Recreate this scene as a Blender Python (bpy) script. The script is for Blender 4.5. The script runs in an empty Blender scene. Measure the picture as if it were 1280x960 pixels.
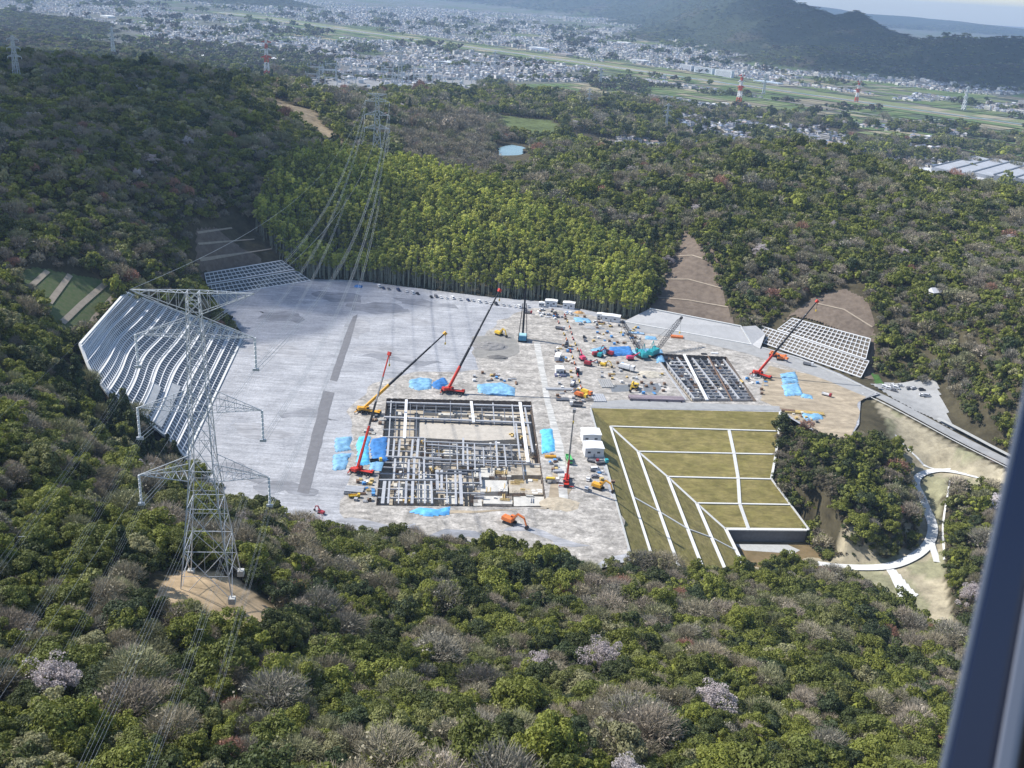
import bpy, bmesh, math, random
import numpy as np
from mathutils import Vector, Matrix
random.seed(7); rng = np.random.default_rng(7)
sc = bpy.context.scene; COL = sc.collection; R = math.radians

# ------------------------------------------------------------------ camera
F = 1256.0; TH = math.atan(500/F); RO = R(3.5); CH = 230.0
_f = np.array([0, math.cos(TH), -math.sin(TH)]); _r0 = np.array([1.0, 0, 0]); _u0 = np.cross(_r0, _f)
_r = _r0*math.cos(RO) + _u0*math.sin(RO); _u = np.cross(_r, _f); CAM = np.array([0, 0, CH])
cd = bpy.data.cameras.new('camera'); cam = bpy.data.objects.new('camera', cd); COL.objects.link(cam)
m = Matrix([[_r[i], _u[i], -_f[i], CAM[i]] for i in range(3)] + [[0, 0, 0, 1]])
cam.matrix_world = m
cd.sensor_width = 36; cd.lens = 36*F/1280; cd.clip_start = .05; cd.clip_end = 80000
cd.dof.use_dof = True; cd.dof.focus_distance = 480; cd.dof.aperture_fstop = 9
sc.camera = cam
# ------------------------------------------------------------------ world, sun, exposure
SUN_EL = 47.0; SUN_AZ = 285.0      # azimuth clockwise from +Y, towards the sun
w = bpy.data.worlds.new('World'); sc.world = w; w.use_nodes = True
nt = w.node_tree; nt.nodes.clear()
sky = nt.nodes.new('ShaderNodeTexSky'); sky.sky_type = 'NISHITA'; sky.sun_disc = False
sky.sun_elevation = R(SUN_EL); sky.sun_rotation = R(SUN_AZ)
sky.altitude = 200; sky.air_density = 1.0; sky.dust_density = 0.4; sky.ozone_density = 1.0
bg = nt.nodes.new('ShaderNodeBackground'); bg.inputs[1].default_value = 0.14
ow = nt.nodes.new('ShaderNodeOutputWorld'); nt.links.new(sky.outputs[0], bg.inputs[0]); nt.links.new(bg.outputs[0], ow.inputs[0])
sl = bpy.data.lights.new('sun', 'SUN'); sl.energy = 4.9; sl.angle = R(0.53); sl.color = (1, .96, .9)
so = bpy.data.objects.new('sun', sl); COL.objects.link(so)
SD = Vector((math.sin(R(SUN_AZ))*math.cos(R(SUN_EL)), math.cos(R(SUN_AZ))*math.cos(R(SUN_EL)), math.sin(R(SUN_EL))))
so.rotation_euler = SD.to_track_quat('Z', 'Y').to_euler(); so.location = (-300, 100, 400)
sc.view_settings.view_transform = 'Standard'; sc.view_settings.look = 'None'
sc.view_settings.exposure = 0.42; sc.view_settings.gamma = 1
sc.render.engine = 'CYCLES'
sc.cycles.max_bounces = 5; sc.cycles.diffuse_bounces = 2; sc.cycles.transparent_max_bounces = 12; sc.cycles.volume_bounces = 0

# ------------------------------------------------------------------ helpers
def P(px, py, z=0.0):
    "point of the scene seen at photograph pixel (px, py) and lying at height z"
    d = _f + _r*(px-640)/F - _u*(py-480)/F
    return CAM + d*((z-CH)/d[2])
def proj(X, Y, Z):
    qx, qy, qz = X-CAM[0], Y-CAM[1], Z-CAM[2]
    ww = qx*_f[0]+qy*_f[1]+qz*_f[2]
    return 640+F*(qx*_r[0]+qy*_r[1]+qz*_r[2])/ww, 480-F*(qx*_u[0]+qy*_u[1]+qz*_u[2])/ww, ww

def tag(o, label=None, cat=None, group=None, kind=None):
    if label: o['label'] = label
    if cat: o['category'] = cat
    if group: o['group'] = group
    if kind: o['kind'] = kind
    return o
def empty(name, loc=(0, 0, 0), rz=0.0, label=None, cat=None, group=None):
    o = bpy.data.objects.new(name, None); COL.objects.link(o); o.location = tuple(float(v) for v in loc)
    o.rotation_euler = (0, 0, rz); o.empty_display_size = .5
    return tag(o, label, cat, group)

MATS = {}
def mat(name, col, rough=.8, var=.0, scale=1.0, metal=0.0, col2=None, spec=.3, detail=4, trans=0.0, tint=False):
    if name in MATS: return MATS[name]
    m = bpy.data.materials.new(name); m.use_nodes = True; n = m.node_tree; L = n.links
    b = n.nodes['Principled BSDF']; b.inputs['Roughness'].default_value = rough
    b.inputs['Metallic'].default_value = metal; b.inputs['Specular IOR Level'].default_value = spec
    c = (*col, 1)
    b.inputs['Base Color'].default_value = c
    src = None
    if tint:
        a = n.nodes.new('ShaderNodeAttribute'); a.attribute_type = 'INSTANCER'; a.attribute_name = 'tint'; src = a.outputs['Color']
    if var > 0 or col2 is not None:
        g = n.nodes.new('ShaderNodeNewGeometry'); no = n.nodes.new('ShaderNodeTexNoise')
        no.inputs['Scale'].default_value = scale; no.inputs['Detail'].default_value = detail; no.inputs['Roughness'].default_value = .65
        L.new(g.outputs['Position'], no.inputs['Vector'])
        rp = n.nodes.new('ShaderNodeValToRGB'); L.new(no.outputs['Fac'], rp.inputs[0])
        e = rp.color_ramp.elements; e[0].position = .36; e[1].position = .64
        if col2 is None:
            lo = [v*(1-var) for v in col]; hi = [min(1, v*(1+var)) for v in col]
        else: lo, hi = col, col2
        if tint: lo = [1-var]*3; hi = [1+var]*3
        e[0].color = (*lo, 1); e[1].color = (*hi, 1)
        if tint:
            mx = n.nodes.new('ShaderNodeMix'); mx.data_type = 'RGBA'; mx.blend_type = 'MULTIPLY'; mx.inputs[0].default_value = 1
            L.new(src, mx.inputs[6]); L.new(rp.outputs[0], mx.inputs[7]); src = mx.outputs[2]
        else: src = rp.outputs[0]
    if src is not None: L.new(src, b.inputs['Base Color'])
    if trans > 0:
        t = n.nodes.new('ShaderNodeBsdfTranslucent'); ms = n.nodes.new('ShaderNodeMixShader'); ms.inputs[0].default_value = trans
        if src is not None: L.new(src, t.inputs[0])
        else: t.inputs[0].default_value = c
        o = n.nodes['Material Output']; L.new(b.outputs[0], ms.inputs[1]); L.new(t.outputs[0], ms.inputs[2]); L.new(ms.outputs[0], o.inputs[0])
    MATS[name] = m; return m

class MB:
    "collects faces for one mesh object"
    def __init__(s): s.v = []; s.f = []; s.mi = []; s.ms = []
    def _m(s, m):
        if m is None: return 0
        if m not in s.ms: s.ms.append(m)
        return s.ms.index(m)
    def add(s, vs, fs, m=None):
        k = len(s.v); s.v += [tuple(float(c) for c in v) for v in vs]; i = s._m(m)
        for f in fs: s.f.append([k+j for j in f]); s.mi.append(i)
    def box(s, c, d, M=None, m=None, taper=1.0):
        "box with centre c and full sizes d; top scaled by taper"
        x, y, z = d[0]/2, d[1]/2, d[2]/2; t = taper
        vs = [Vector(v) for v in ((-x,-y,-z),(x,-y,-z),(x,y,-z),(-x,y,-z),(-x*t,-y*t,z),(x*t,-y*t,z),(x*t,y*t,z),(-x*t,y*t,z))]
        vs = [v+Vector(c) for v in vs]
        if M is not None: vs = [M@v for v in vs]
        s.add(vs, [(0,3,2,1),(4,5,6,7),(0,1,5,4),(1,2,6,5),(2,3,7,6),(3,0,4,7)], m)
    def bar(s, a, b, w, h=None, m=None, up=(0, 0, 1), w2=None, h2=None):
        a = Vector(a); b = Vector(b); h = w if h is None else h; d = b-a
        if d.length < 1e-6: return
        d.normalize(); u = Vector(up)
        if abs(d.dot(u)) > .98: u = Vector((0, 1, 0))
        r = d.cross(u).normalized(); u = r.cross(d)
        w2 = w if w2 is None else w2; h2 = h if h2 is None else h2
        vs = []
        for p, ww, hh in ((a, w, h), (b, w2, h2)):
            for sx, sy in ((-1, -1), (1, -1), (1, 1), (-1, 1)): vs.append(p + r*sx*ww/2 + u*sy*hh/2)
        s.add(vs, [(0,3,2,1),(4,5,6,7),(0,1,5,4),(1,2,6,5),(2,3,7,6),(3,0,4,7)], m)
    def cyl(s, a, b, r, n=10, m=None, r2=None):
        a = Vector(a); b = Vector(b); d = (b-a)
        if d.length < 1e-6: return
        q = d.to_track_quat('Z', 'Y'); r2 = r if r2 is None else r2
        vs = [a + q@Vector((r*math.cos(2*math.pi*i/n), r*math.sin(2*math.pi*i/n), 0)) for i in range(n)]
        vs += [b + q@Vector((r2*math.cos(2*math.pi*i/n), r2*math.sin(2*math.pi*i/n), 0)) for i in range(n)]
        s.add(vs, [(i, (i+1) % n, n+(i+1) % n, n+i) for i in range(n)] + [list(range(n))[::-1], list(range(n, 2*n))], m)
    def prism(s, prof, y0, y1, M=None, m=None):
        "profile in xz extruded along y"
        n = len(prof); vs = [Vector((x, y0, z)) for x, z in prof] + [Vector((x, y1, z)) for x, z in prof]
        if M is not None: vs = [M@v for v in vs]
        s.add(vs, [(i, (i+1) % n, n+(i+1) % n, n+i) for i in range(n)] + [list(range(n))[::-1], list(range(n, 2*n))], m)
    def mesh(s, name, m=None):
        me = bpy.data.meshes.new(name); me.from_pydata(s.v, [], s.f); 
        if s.ms:
            for q in s.ms: me.materials.append(q)
            me.polygons.foreach_set('material_index', s.mi)
        elif m: me.materials.append(m)
        me.update(); return me
    def build(s, name, m=None, parent=None, loc=None, label=None, cat=None, group=None, kind=None):
        o = bpy.data.objects.new(name, s.mesh(name, m)); COL.objects.link(o)
        if parent is not None: o.parent = parent
        if loc is not None: o.location = tuple(float(v) for v in loc)
        return tag(o, label, cat, group, kind)
def npmesh(name, V, Fq, mats, mi=None, smooth=False):
    "mesh from numpy arrays; Fq is (n,3) or (n,4)"
    me = bpy.data.meshes.new(name); k = Fq.shape[1]; nf = len(Fq)
    me.vertices.add(len(V)); me.vertices.foreach_set('co', np.asarray(V, np.float32).ravel())
    me.loops.add(nf*k); me.loops.foreach_set('vertex_index', np.asarray(Fq, np.int32).ravel())
    me.polygons.add(nf); me.polygons.foreach_set('loop_start', np.arange(0, nf*k, k, dtype=np.int32))
    for q in mats: me.materials.append(q)
    if mi is not None: me.polygons.foreach_set('material_index', np.asarray(mi, np.int32))
    if smooth: me.polygons.foreach_set('use_smooth', np.ones(nf, bool))
    me.update(calc_edges=True); me.validate(); return me
def children(o): return CH_OF.get(o.name, [])
def copy_tree(o, loc, rz=None, label=None, group=None, scale=None):
    kids = [c for c in o.children]
    c = o.copy(); COL.objects.link(c); c.location = tuple(float(v) for v in loc)
    if rz is not None: c.rotation_euler = (0, 0, rz)
    if scale: c.scale = (scale,)*3 if not isinstance(scale, tuple) else scale
    if label: c['label'] = label
    if group: c['group'] = group
    for k in kids:
        d = k.copy(); COL.objects.link(d); d.parent = c
        for g in k.children:
            e = g.copy(); COL.objects.link(e); e.parent = d
    return c

# value noise for terrain and masks
_perm = rng.permutation(4096); _val = rng.random(4096)
def vnoise(x, y, s):
    x = np.asarray(x, float)/s; y = np.asarray(y, float)/s
    xi = np.floor(x).astype(int); yi = np.floor(y).astype(int); fx = x-xi; fy = y-yi
    fx = fx*fx*(3-2*fx); fy = fy*fy*(3-2*fy)
    def h(a, b): return _val[(_perm[(a*37) % 4096]+b*131+a) % 4096]
    return (h(xi, yi)*(1-fx)+h(xi+1, yi)*fx)*(1-fy)+(h(xi, yi+1)*(1-fx)+h(xi+1, yi+1)*fx)*fy
def inpoly(x, y, poly):
    x = np.asarray(x); y = np.asarray(y); r = np.zeros(x.shape, bool); n = len(poly)
    for i in range(n):
        x0, y0 = poly[i][:2]; x1, y1 = poly[(i+1) % n][:2]
        c = ((y0 > y) != (y1 > y)) & (x < (x1-x0)*(y-y0)/((y1-y0) if y1 != y0 else 1e-9)+x0); r ^= c
    return r
def pdist(x, y, line, closed=True):
    x = np.asarray(x); y = np.asarray(y); best = np.full(x.shape, 1e9); n = len(line)
    for i in range(n if closed else n-1):
        ax, ay = line[i][:2]; bx, by = line[(i+1) % n][:2]; dx, dy = bx-ax, by-ay; l2 = dx*dx+dy*dy+1e-9
        t = np.clip(((x-ax)*dx+(y-ay)*dy)/l2, 0, 1); best = np.minimum(best, np.hypot(x-ax-t*dx, y-ay-t*dy))
    return best
def PX(pts, z=None): return [P(p[0], p[1], (p[2] if len(p) > 2 else 0) if z is None else z) for p in pts]

# ------------------------------------------------------------------ terrain
SITE = [(262,372),(300,361),(385,349),(440,350),(520,360),(600,370),(680,377),(740,389),(778,399),(830,408),(880,416),(935,428),(1000,447),
        (1050,467),(1100,492),(1076,500),(1074,530),(1062,548),(1035,548),(1000,530),(975,515),(738,510),(790,700),(745,712),(700,697),(640,688),
        (560,680),(480,672),(400,662),(350,650),(310,632),(270,612),(240,590),(232,572),(305,418)]
CTL = SITE[:] + [
 # near hillside
 (265,735,85),(232,700,83),(300,700,80),(340,740,68),(150,640,72),(0,750,98),(0,850,105),(100,850,100),(100,960,112),(230,860,98),(350,850,80),(350,960,104),
 (60,560,66),(0,600,88),(150,585,38),(200,610,26),(30,500,62),(60,455,44),(120,492,24),(175,545,12),(225,592,4),(330,668,22),(380,662,6),(420,700,26),(400,760,52),
 (500,700,8),(500,800,45),(500,880,75),(500,960,100),(640,700,4),(640,800,42),(640,960,98),(760,730,0),(780,800,36),(780,900,74),(850,740,-14),(850,800,20),(850,880,58),
 (850,960,92),(960,720,-34),(950,780,6),(1000,860,40),(1000,960,78),(1100,780,-8),(1120,860,24),(1120,960,58),(1180,860,8),(1280,900,20),(1280,1000,52),
 (-100,700,105),(-100,900,115),(-100,500,92),(1400,900,20),
 # left hills
 (0,400,72),(30,340,62),(100,330,60),(150,363,44),(100,430,36),(200,300,58),(245,278,46),(255,345,15),(340,322,20),(385,333,10),(0,250,80),(100,220,90),(200,200,84),
 (330,220,62),(400,260,40),(380,320,12),(0,130,100),(0,72,108),(100,86,100),(200,92,88),(330,112,62),(390,150,52),(440,186,46),(-150,200,110),(-150,400,95),(-150,80,112),
 (250,150,84),(300,290,32),
 # behind the bamboo, middle hills
 (420,215,46),(470,200,44),(520,225,46),(580,245,44),(640,268,36),(700,285,30),(760,320,22),(800,350,16),(820,380,6),(480,290,26),(560,310,22),(640,335,16),(720,360,8),
 (540,190,28),(560,165,30),(600,195,18),(638,190,6),(625,200,8),(655,195,8),(640,215,30),(600,225,34),(700,195,36),(740,185,34),(560,130,12),(660,165,6),(720,160,6),(620,150,6),(450,112,-6),(520,100,-8),
 (800,150,0),(760,130,-10),(640,115,-8),(380,92,0),(850,158,-12),(700,110,-30),
 # right hill
 (760,222,48),(850,193,60),(950,182,64),(1050,196,62),(1150,228,56),(1280,252,50),(1400,280,50),(850,297,36),(815,388,8),(925,402,8),(780,392,3),(900,300,42),(900,360,20),
 (1000,250,56),(1000,330,40),(985,402,13),(1088,426,13),(1075,472,1),(1020,374,26),(1092,420,14),(1100,300,48),(1200,300,50),(1150,370,40),(1250,400,42),(1130,430,16),
 (1120,470,0),(1180,490,2),(1190,525,2),(1250,510,22),(1280,530,20),(1400,450,45),(1100,485,-2),(1170,515,-3),(1150,530,-5),(1255,578,-8),(1300,600,-9),
 # valley on the right
 (1020,560,2),(1050,600,-2),(992,560,-9),(996,610,-19),(1060,650,-16),(1100,560,-6),(1130,540,-7),(1130,600,-12),(1120,650,-18),(1050,685,-27),(1022,703,-34),(1060,708,-33),
 (1108,708,-30),(1140,697,-28),(1160,680,-26),(1160,640,-23),(1145,602,-19),(1170,588,-16),(1225,597,-12),(1170,560,-10),(1140,745,-33),(1120,765,-33),(1170,740,-30),
 (1180,700,-27),(1190,650,-20),(1220,640,-12),(1260,660,-8),(1200,740,-22),(1190,800,-28),(1230,780,-16),(1150,780,-26),(1300,750,-5),(1020,730,-30),(1060,760,-14),
 (1300,650,-5),(1400,650,0),
 # lawn
 (762,533,-6),(797,565,-12),(834,596,-18),(870,629,-24),(906,661,-30),(974,539,-6),(970,568,-12),(964,599,-18),(988,631,-24),(1011,662,-30),(814,694,-6),(849,711,-12),
 (879,713,-18),(905,710,-24),(932,714,-30)]
_c = np.array([P(p[0], p[1], p[2] if len(p) > 2 else 0) for p in CTL])
# ground hidden behind the crests falls away to the plain
_x = []
for px, py, z, dd, z2 in ((0,72,108,350,60),(100,86,100,350,30),(200,92,88,350,10),(330,112,62,350,0),(-150,80,112,400,60),(0,72,108,900,-10),(200,92,88,900,-30),
        (760,222,48,180,20),(850,193,60,300,-10),(950,182,64,260,-10),(1050,196,62,260,-20),(1150,228,56,260,-20),(1280,252,50,260,-30),(1400,280,50,300,-30),
        (850,193,60,500,-35),(950,182,64,500,-45),(1050,196,62,500,-50),(1150,228,56,450,-50),(1280,252,50,450,-50),(520,225,46,160,20),(580,245,44,160,16)):
    p = P(px, py, z); q = p[:2]/np.hypot(*p[:2]); _x.append([p[0]+q[0]*dd, p[1]+q[1]*dd, z2])
for x, y, z in ((-2200,2200,60),(-1500,2600,0),(-800,2800,-30),(0,2700,-45),(800,2500,-50),(1600,2200,-50),(1800,1500,-40),(-2000,1200,110),(-1200,600,110),(-700,200,115),
                (-400,0,120),(0,0,150),(300,0,120),(600,200,40),(900,600,60),(1200,1000,40),(300,100,90)): _x.append([x, y, z])
_c = np.vstack([_c, np.array(_x)])
_S = 500.0
def _phi(ax, ay): return np.hypot(ax[:, None]/_S-_c[None, :, 0]/_S, ay[:, None]/_S-_c[None, :, 1]/_S)
_n = len(_c); _A = np.zeros((_n+3, _n+3)); _A[:_n, :_n] = _phi(_c[:, 0], _c[:, 1]) - np.eye(_n)*.012
_A[:_n, _n] = 1; _A[:_n, _n+1] = _c[:, 0]/_S; _A[:_n, _n+2] = _c[:, 1]/_S; _A[_n:, :_n] = _A[:_n, _n:].T
_w = np.linalg.solve(_A, np.concatenate([_c[:, 2], [0, 0, 0]]))
def rbf(x, y):
    out = np.empty(len(x))
    for i in range(0, len(x), 20000):
        a, b = x[i:i+20000], y[i:i+20000]
        out[i:i+20000] = _phi(a, b)@_w[:_n] + _w[_n] + _w[_n+1]*a/_S + _w[_n+2]*b/_S
    return out
PLAIN = -50.0
# far ridges: (px, py of crest, distance along y, width)
def crest(lst):
    o = []
    for px, py, Y in lst:
        d = _f+_r*(px-640)/F-_u*(py-480)/F; t = Y/d[1]; p = CAM+d*t; o.append(p)
    return o
RIDGES = [
 (crest([(870,-8,10200),(930,-6,8200),(968,-3,7000),(1000,12,6300),(1052,15,5900),(1085,36,5600),(1110,44,5400),(1150,52,5100),(1200,49,4900),(1245,46,4800),(1300,50,4700),(1400,54,4600),(1600,60,4500)]), 500),
 (crest([(400,-14,16500),(560,-8,15500),(640,-6,14500),(700,-6,13500),(770,-4,12500),(830,-4,11500),(870,-8,10400)]), 600),
 (crest([(290,8,8600),(320,-8,8500),(345,4,8400),(372,18,8300)]), 380),
 (crest([(1010,58,4900),(1070,72,4600)]), 260),
 (crest([(900,2,21000),(1000,7,18500),(1040,17,18000),(1090,18,17500),(1140,21,17000),(1180,26,16500),(1220,30,16500),(1280,37,16000),(1400,42,16000),(1600,52,16000)]), 1800),
 (crest([(-150,2,5200),(0,16,4700),(60,28,4300),(110,50,3700)]), 420),
 (crest([(-200,30,3300),(0,40,3200),(90,52,3000),(170,66,2750),(250,84,2500)]), 260),
]
def far_h(x, y):
    h = PLAIN + 3*vnoise(x, y, 900)
    for pts, wd in RIDGES:
        best = np.zeros(len(x))
        for i in range(len(pts)-1):
            a, b = pts[i], pts[i+1]; dx, dy = b[0]-a[0], b[1]-a[1]; l2 = dx*dx+dy*dy
            t = np.clip(((x-a[0])*dx+(y-a[1])*dy)/l2, 0, 1); d = np.hypot(x-a[0]-t*dx, y-a[1]-t*dy)
            top = a[2]+(b[2]-a[2])*t-PLAIN; n1 = .7+.6*vnoise(x, y, wd*.45)
            best = np.maximum(best, top*np.exp(-(d/(wd*n1))**2*1.2))
        g = vnoise(x, y, wd*.22)-.5
        h = np.maximum(h, PLAIN+best*(1+.22*g*np.clip(best/60, 0, 1)*(np.where(best > 0, 1, 0))))
    return h
def sstep(a, b, v): t = np.clip((v-a)/(b-a), 0, 1); return t*t*(3-2*t)

# ---- flat or sloping made ground: polygons with their heights (triangles used to press the terrain below them)
LV = [(762.5,533,-6),(797,564.5,-12),(834,596,-18),(870,629,-24),(906,661,-30)]
LR = [(973.6,539,-6),(969.7,568,-12),(964,599,-18),(988,631,-24),(1011,662,-30)]
LL = [(814,694,-6),(849,711,-12),(879,713,-18),(905,710,-24),(932,714,-30)]
LA = [(738,510,0)]+LV; LB = [(975,515,0)]+LR; LC = [(790,700,0)]+LL
ROAD = [(1022,705,-33.5),(1060,709,-32.5),(1108,708,-30),(1140,697,-28),(1160,680,-26),(1166,660,-25),(1160,640,-23.5),(1152,620,-21.5),(1145,605,-19),(1150,594,-17.5),(1170,588,-16),(1195,590,-14),(1230,598,-12)]
MROAD = [(1080,486,-.3),(1110,500,-1.5),(1150,521,-3.5),(1200,548,-6),(1260,578,-8),(1340,616,-10)]
def lerp3(a, b, t): return tuple(a[i]+(b[i]-a[i])*t for i in range(3))
# left grid-wall slope: top edge and lower edge, contour rows join equal heights
GW_N = 9; GW_Z = 46.0
def gw_edge_a(s): return P(157+(305-157)*s, 366+(418-366)*s, GW_Z*(1-s))
_gwb = [(0,100,431),(.18,112,462),(.38,138,497),(.6,176,522),(.8,206,545),(1,232,572)]
def gw_edge_b(s):
    for i in range(len(_gwb)-1):
        a, b = _gwb[i], _gwb[i+1]
        if s <= b[0]+1e-9:
            t = (s-a[0])/(b[0]-a[0]); return P(a[1]+(b[1]-a[1])*t, a[2]+(b[2]-a[2])*t, GW_Z*(1-s))
def gw(s, t):
    a = gw_edge_a(s); b = gw_edge_b(s); p = a+(b-a)*t
    k = math.exp(-((t-.55)/.2)**2)*math.sin(math.pi*min(1, s*1.15))   # the fold across the face
    n = np.array([-(b-a)[1], (b-a)[0], 0]); n /= np.linalg.norm(n)
    return p + n*k*-4.0
PRESS = []   # (polygon xy, function z(x,y) or constant, margin)
def tri_z(tris):
    def fz(x, y):
        out = np.full(x.shape, 1e9)
        for A, B, C_ in tris:
            d = (B[1]-C_[1])*(A[0]-C_[0])+(C_[0]-B[0])*(A[1]-C_[1])
            if abs(d) < 1e-9: continue
            l1 = ((B[1]-C_[1])*(x-C_[0])+(C_[0]-B[0])*(y-C_[1]))/d; l2 = ((C_[1]-A[1])*(x-C_[0])+(A[0]-C_[0])*(y-C_[1]))/d; l3 = 1-l1-l2
            e = -.12; ok = (l1 >= e) & (l2 >= e) & (l3 >= e)
            zz = l1*A[2]+l2*B[2]+l3*C_[2]; out = np.where(ok, np.minimum(out, zz), out)
        return out
    return fz
def quads_tris(rows):
    t = []
    for i in range(len(rows)-1):
        for j in range(len(rows[i])-1):
            a, b, c, d = rows[i][j], rows[i][j+1], rows[i+1][j+1], rows[i+1][j]; t += [(a, b, c), (a, c, d)]
    return t
SITEW = PX(SITE)
PIT1 = PX([(483,498),(664,502),(684,634),(470,632)]); PIT2 = PX([(818,442),(908,446),(946,502),(864,502)])
lawn_up = [[P(*LA[i]), P(*LB[i])] for i in range(6)]; lawn_lo = [[P(*LA[i]), P(*LC[i])] for i in range(6)]
gw_rows = [[gw(i/12, j/12) for j in range(13)] for i in range(13)]
CR1 = [[P(940,424,0.3), P(1076,472,-0.5)], [P(952,408,7), P(1086,452,7)]]
CR2 = [[P(972,412,8), P(1082,449,8)], [P(990,398,15), P(1088,424,15)]]
SH = [[P(779,402,0), P(940,431,0)], [P(812,386,9), P(926,408,9)]]
BK = [[P(262,371,0), P(388,351,0)], [P(256,342,13), P(352,326,13)]]
BASIN = [P(912,662,-37), P(1012,663,-37), P(1040,700,-37), P(1018,706,-36), P(935,716,-37)]
def terrain_h(x, y):
    x = np.asarray(x, float); y = np.asarray(y, float)
    near = rbf(x, y); fr = far_h(x, y)
    k = sstep(2400, 3000, y)*(x < 400)+sstep(1900, 2600, y-.15*x)*(x >= 400)
    near = near + (vnoise(x, y, 38)-.5)*5 + (vnoise(x, y, 90)-.5)*6*(y > 620) 
    h = near*(1-k)+fr*k
    # site platform
    ins = inpoly(x, y, SITEW); d = pdist(x, y, SITEW); dd = np.where(ins, 0, d)
    h = np.where(dd < 26, h*sstep(3, 26, dd)+(near-(vnoise(x, y, 38)-.5)*5)*0*0+(-.8)*(1-sstep(3, 26, dd))*1.0, h)
    for pit in (PIT1, PIT2):
        ii = inpoly(x, y, pit) | (pdist(x, y, pit) < 7); h = np.where(ii, -10, h)
    for fz, off in ((tri_z(quads_tris(lawn_up)+quads_tris(lawn_lo)), .9), (tri_z(quads_tris(gw_rows)), 3.2), (tri_z(quads_tris(CR1)), 1.5), (tri_z(quads_tris(CR2)), 1.5),
                    (tri_z(quads_tris(SH)), 1.0), (tri_z(quads_tris(BK)), 1.2)):
        z = fz(x, y); h = np.where(z < 1e8, np.minimum(h, z-off), h)
    ii = inpoly(x, y, BASIN) | (pdist(x, y, BASIN) < 3); h = np.where(ii, np.minimum(h, -37.3), h)
    for RW, hw0, hw1 in ((ROAD, 5, 12), (MROAD, 8, 30)):
        rw = PX(RW); best = np.full(x.shape, 1e9); bz = np.zeros(x.shape)
        for i in range(len(rw)-1):
            a, b = rw[i], rw[i+1]; dx, dy = b[0]-a[0], b[1]-a[1]; t = np.clip(((x-a[0])*dx+(y-a[1])*dy)/(dx*dx+dy*dy), 0, 1)
            q = np.hypot(x-a[0]-t*dx, y-a[1]-t*dy); u = q < best; best = np.where(u, q, best); bz = np.where(u, a[2]+(b[2]-a[2])*t, bz)
        k2 = sstep(hw0, hw1, best); h = np.where((best < hw1) & ~ins, (bz-.6)*(1-k2)+h*k2, h)
    return h
rows = []; Y = 25.0
while Y < 26000: rows.append(Y); Y += max(2.6, min(Y*.0085, 9) if Y < 2600 else Y*.012)
US = np.concatenate([np.linspace(-2.2, -.72, 22)[:-1], np.linspace(-.72, .72, 331), np.linspace(.72, 2.2, 22)[1:]])
YY, UU = np.meshgrid(np.array(rows), US, indexing='ij'); base = np.maximum(YY, 240.0); XX = UU*base
tz = terrain_h(XX.ravel(), YY.ravel())
nr, nc = YY.shape
idx = np.arange(nr*nc).reshape(nr, nc)
Fq = np.stack([idx[:-1, :-1], idx[:-1, 1:], idx[1:, 1:], idx[1:, :-1]], -1).reshape(-1, 4)
def gmat():
    m = bpy.data.materials.new('ground'); m.use_nodes = True; n = m.node_tree; L = n.links; b = n.nodes['Principled BSDF']
    b.inputs['Roughness'].default_value = 1; b.inputs['Specular IOR Level'].default_value = .1
    a = n.nodes.new('ShaderNodeAttribute'); a.attribute_name = 'soil'; g = n.nodes.new('ShaderNodeNewGeometry')
    no = n.nodes.new('ShaderNodeTexNoise'); no.inputs['Scale'].default_value = .12; no.inputs['Detail'].default_value = 8; no.inputs['Roughness'].default_value = .75
    L.new(g.outputs['Position'], no.inputs['Vector'])
    no2 = n.nodes.new('ShaderNodeTexNoise'); no2.inputs['Scale'].default_value = .012; no2.inputs['Detail'].default_value = 9; no2.inputs['Roughness'].default_value = .8
    L.new(g.outputs['Position'], no2.inputs['Vector'])
    ad = n.nodes.new('ShaderNodeMath'); L.new(no.outputs[0], ad.inputs[0]); L.new(no2.outputs[0], ad.inputs[1])
    mr = n.nodes.new('ShaderNodeMapRange'); mr.inputs[1].default_value = .75; mr.inputs[2].default_value = 1.25; mr.inputs[3].default_value = .45; mr.inputs[4].default_value = 1.55
    L.new(ad.outputs[0], mr.inputs[0]); mx = n.nodes.new('ShaderNodeVectorMath'); mx.operation = 'SCALE'
    L.new(a.outputs['Color'], mx.inputs[0]); L.new(mr.outputs[0], mx.inputs[3]); L.new(mx.outputs[0], b.inputs['Base Color'])
    return m
gm = gmat()
me = npmesh('terrain', np.stack([XX.ravel(), YY.ravel(), tz], -1), Fq, [gm], smooth=True)
X_, Y_ = XX.ravel(), YY.ravel()
col = np.empty((len(X_), 4), np.float32); col[:] = (.075, .065, .04, 1)                     # forest floor
mh = tz > PLAIN+14; farz = (Y_-.15*X_) > 2400
col[farz] = (.115, .12, .1, 1); 
nz = vnoise(X_, Y_, 160); col[farz & (nz > .66)] = (.08, .11, .05, 1); col[farz & (nz < .3)] = (.14, .14, .135, 1)
col[farz & mh] = (.032, .04, .022, 1); q = farz & mh & (vnoise(X_, Y_, 230) > .72); col[q] = (.055, .05, .035, 1)
col[farz & mh & (vnoise(X_, Y_, 100) > .93)] = (.09, .085, .06, 1)
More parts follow.
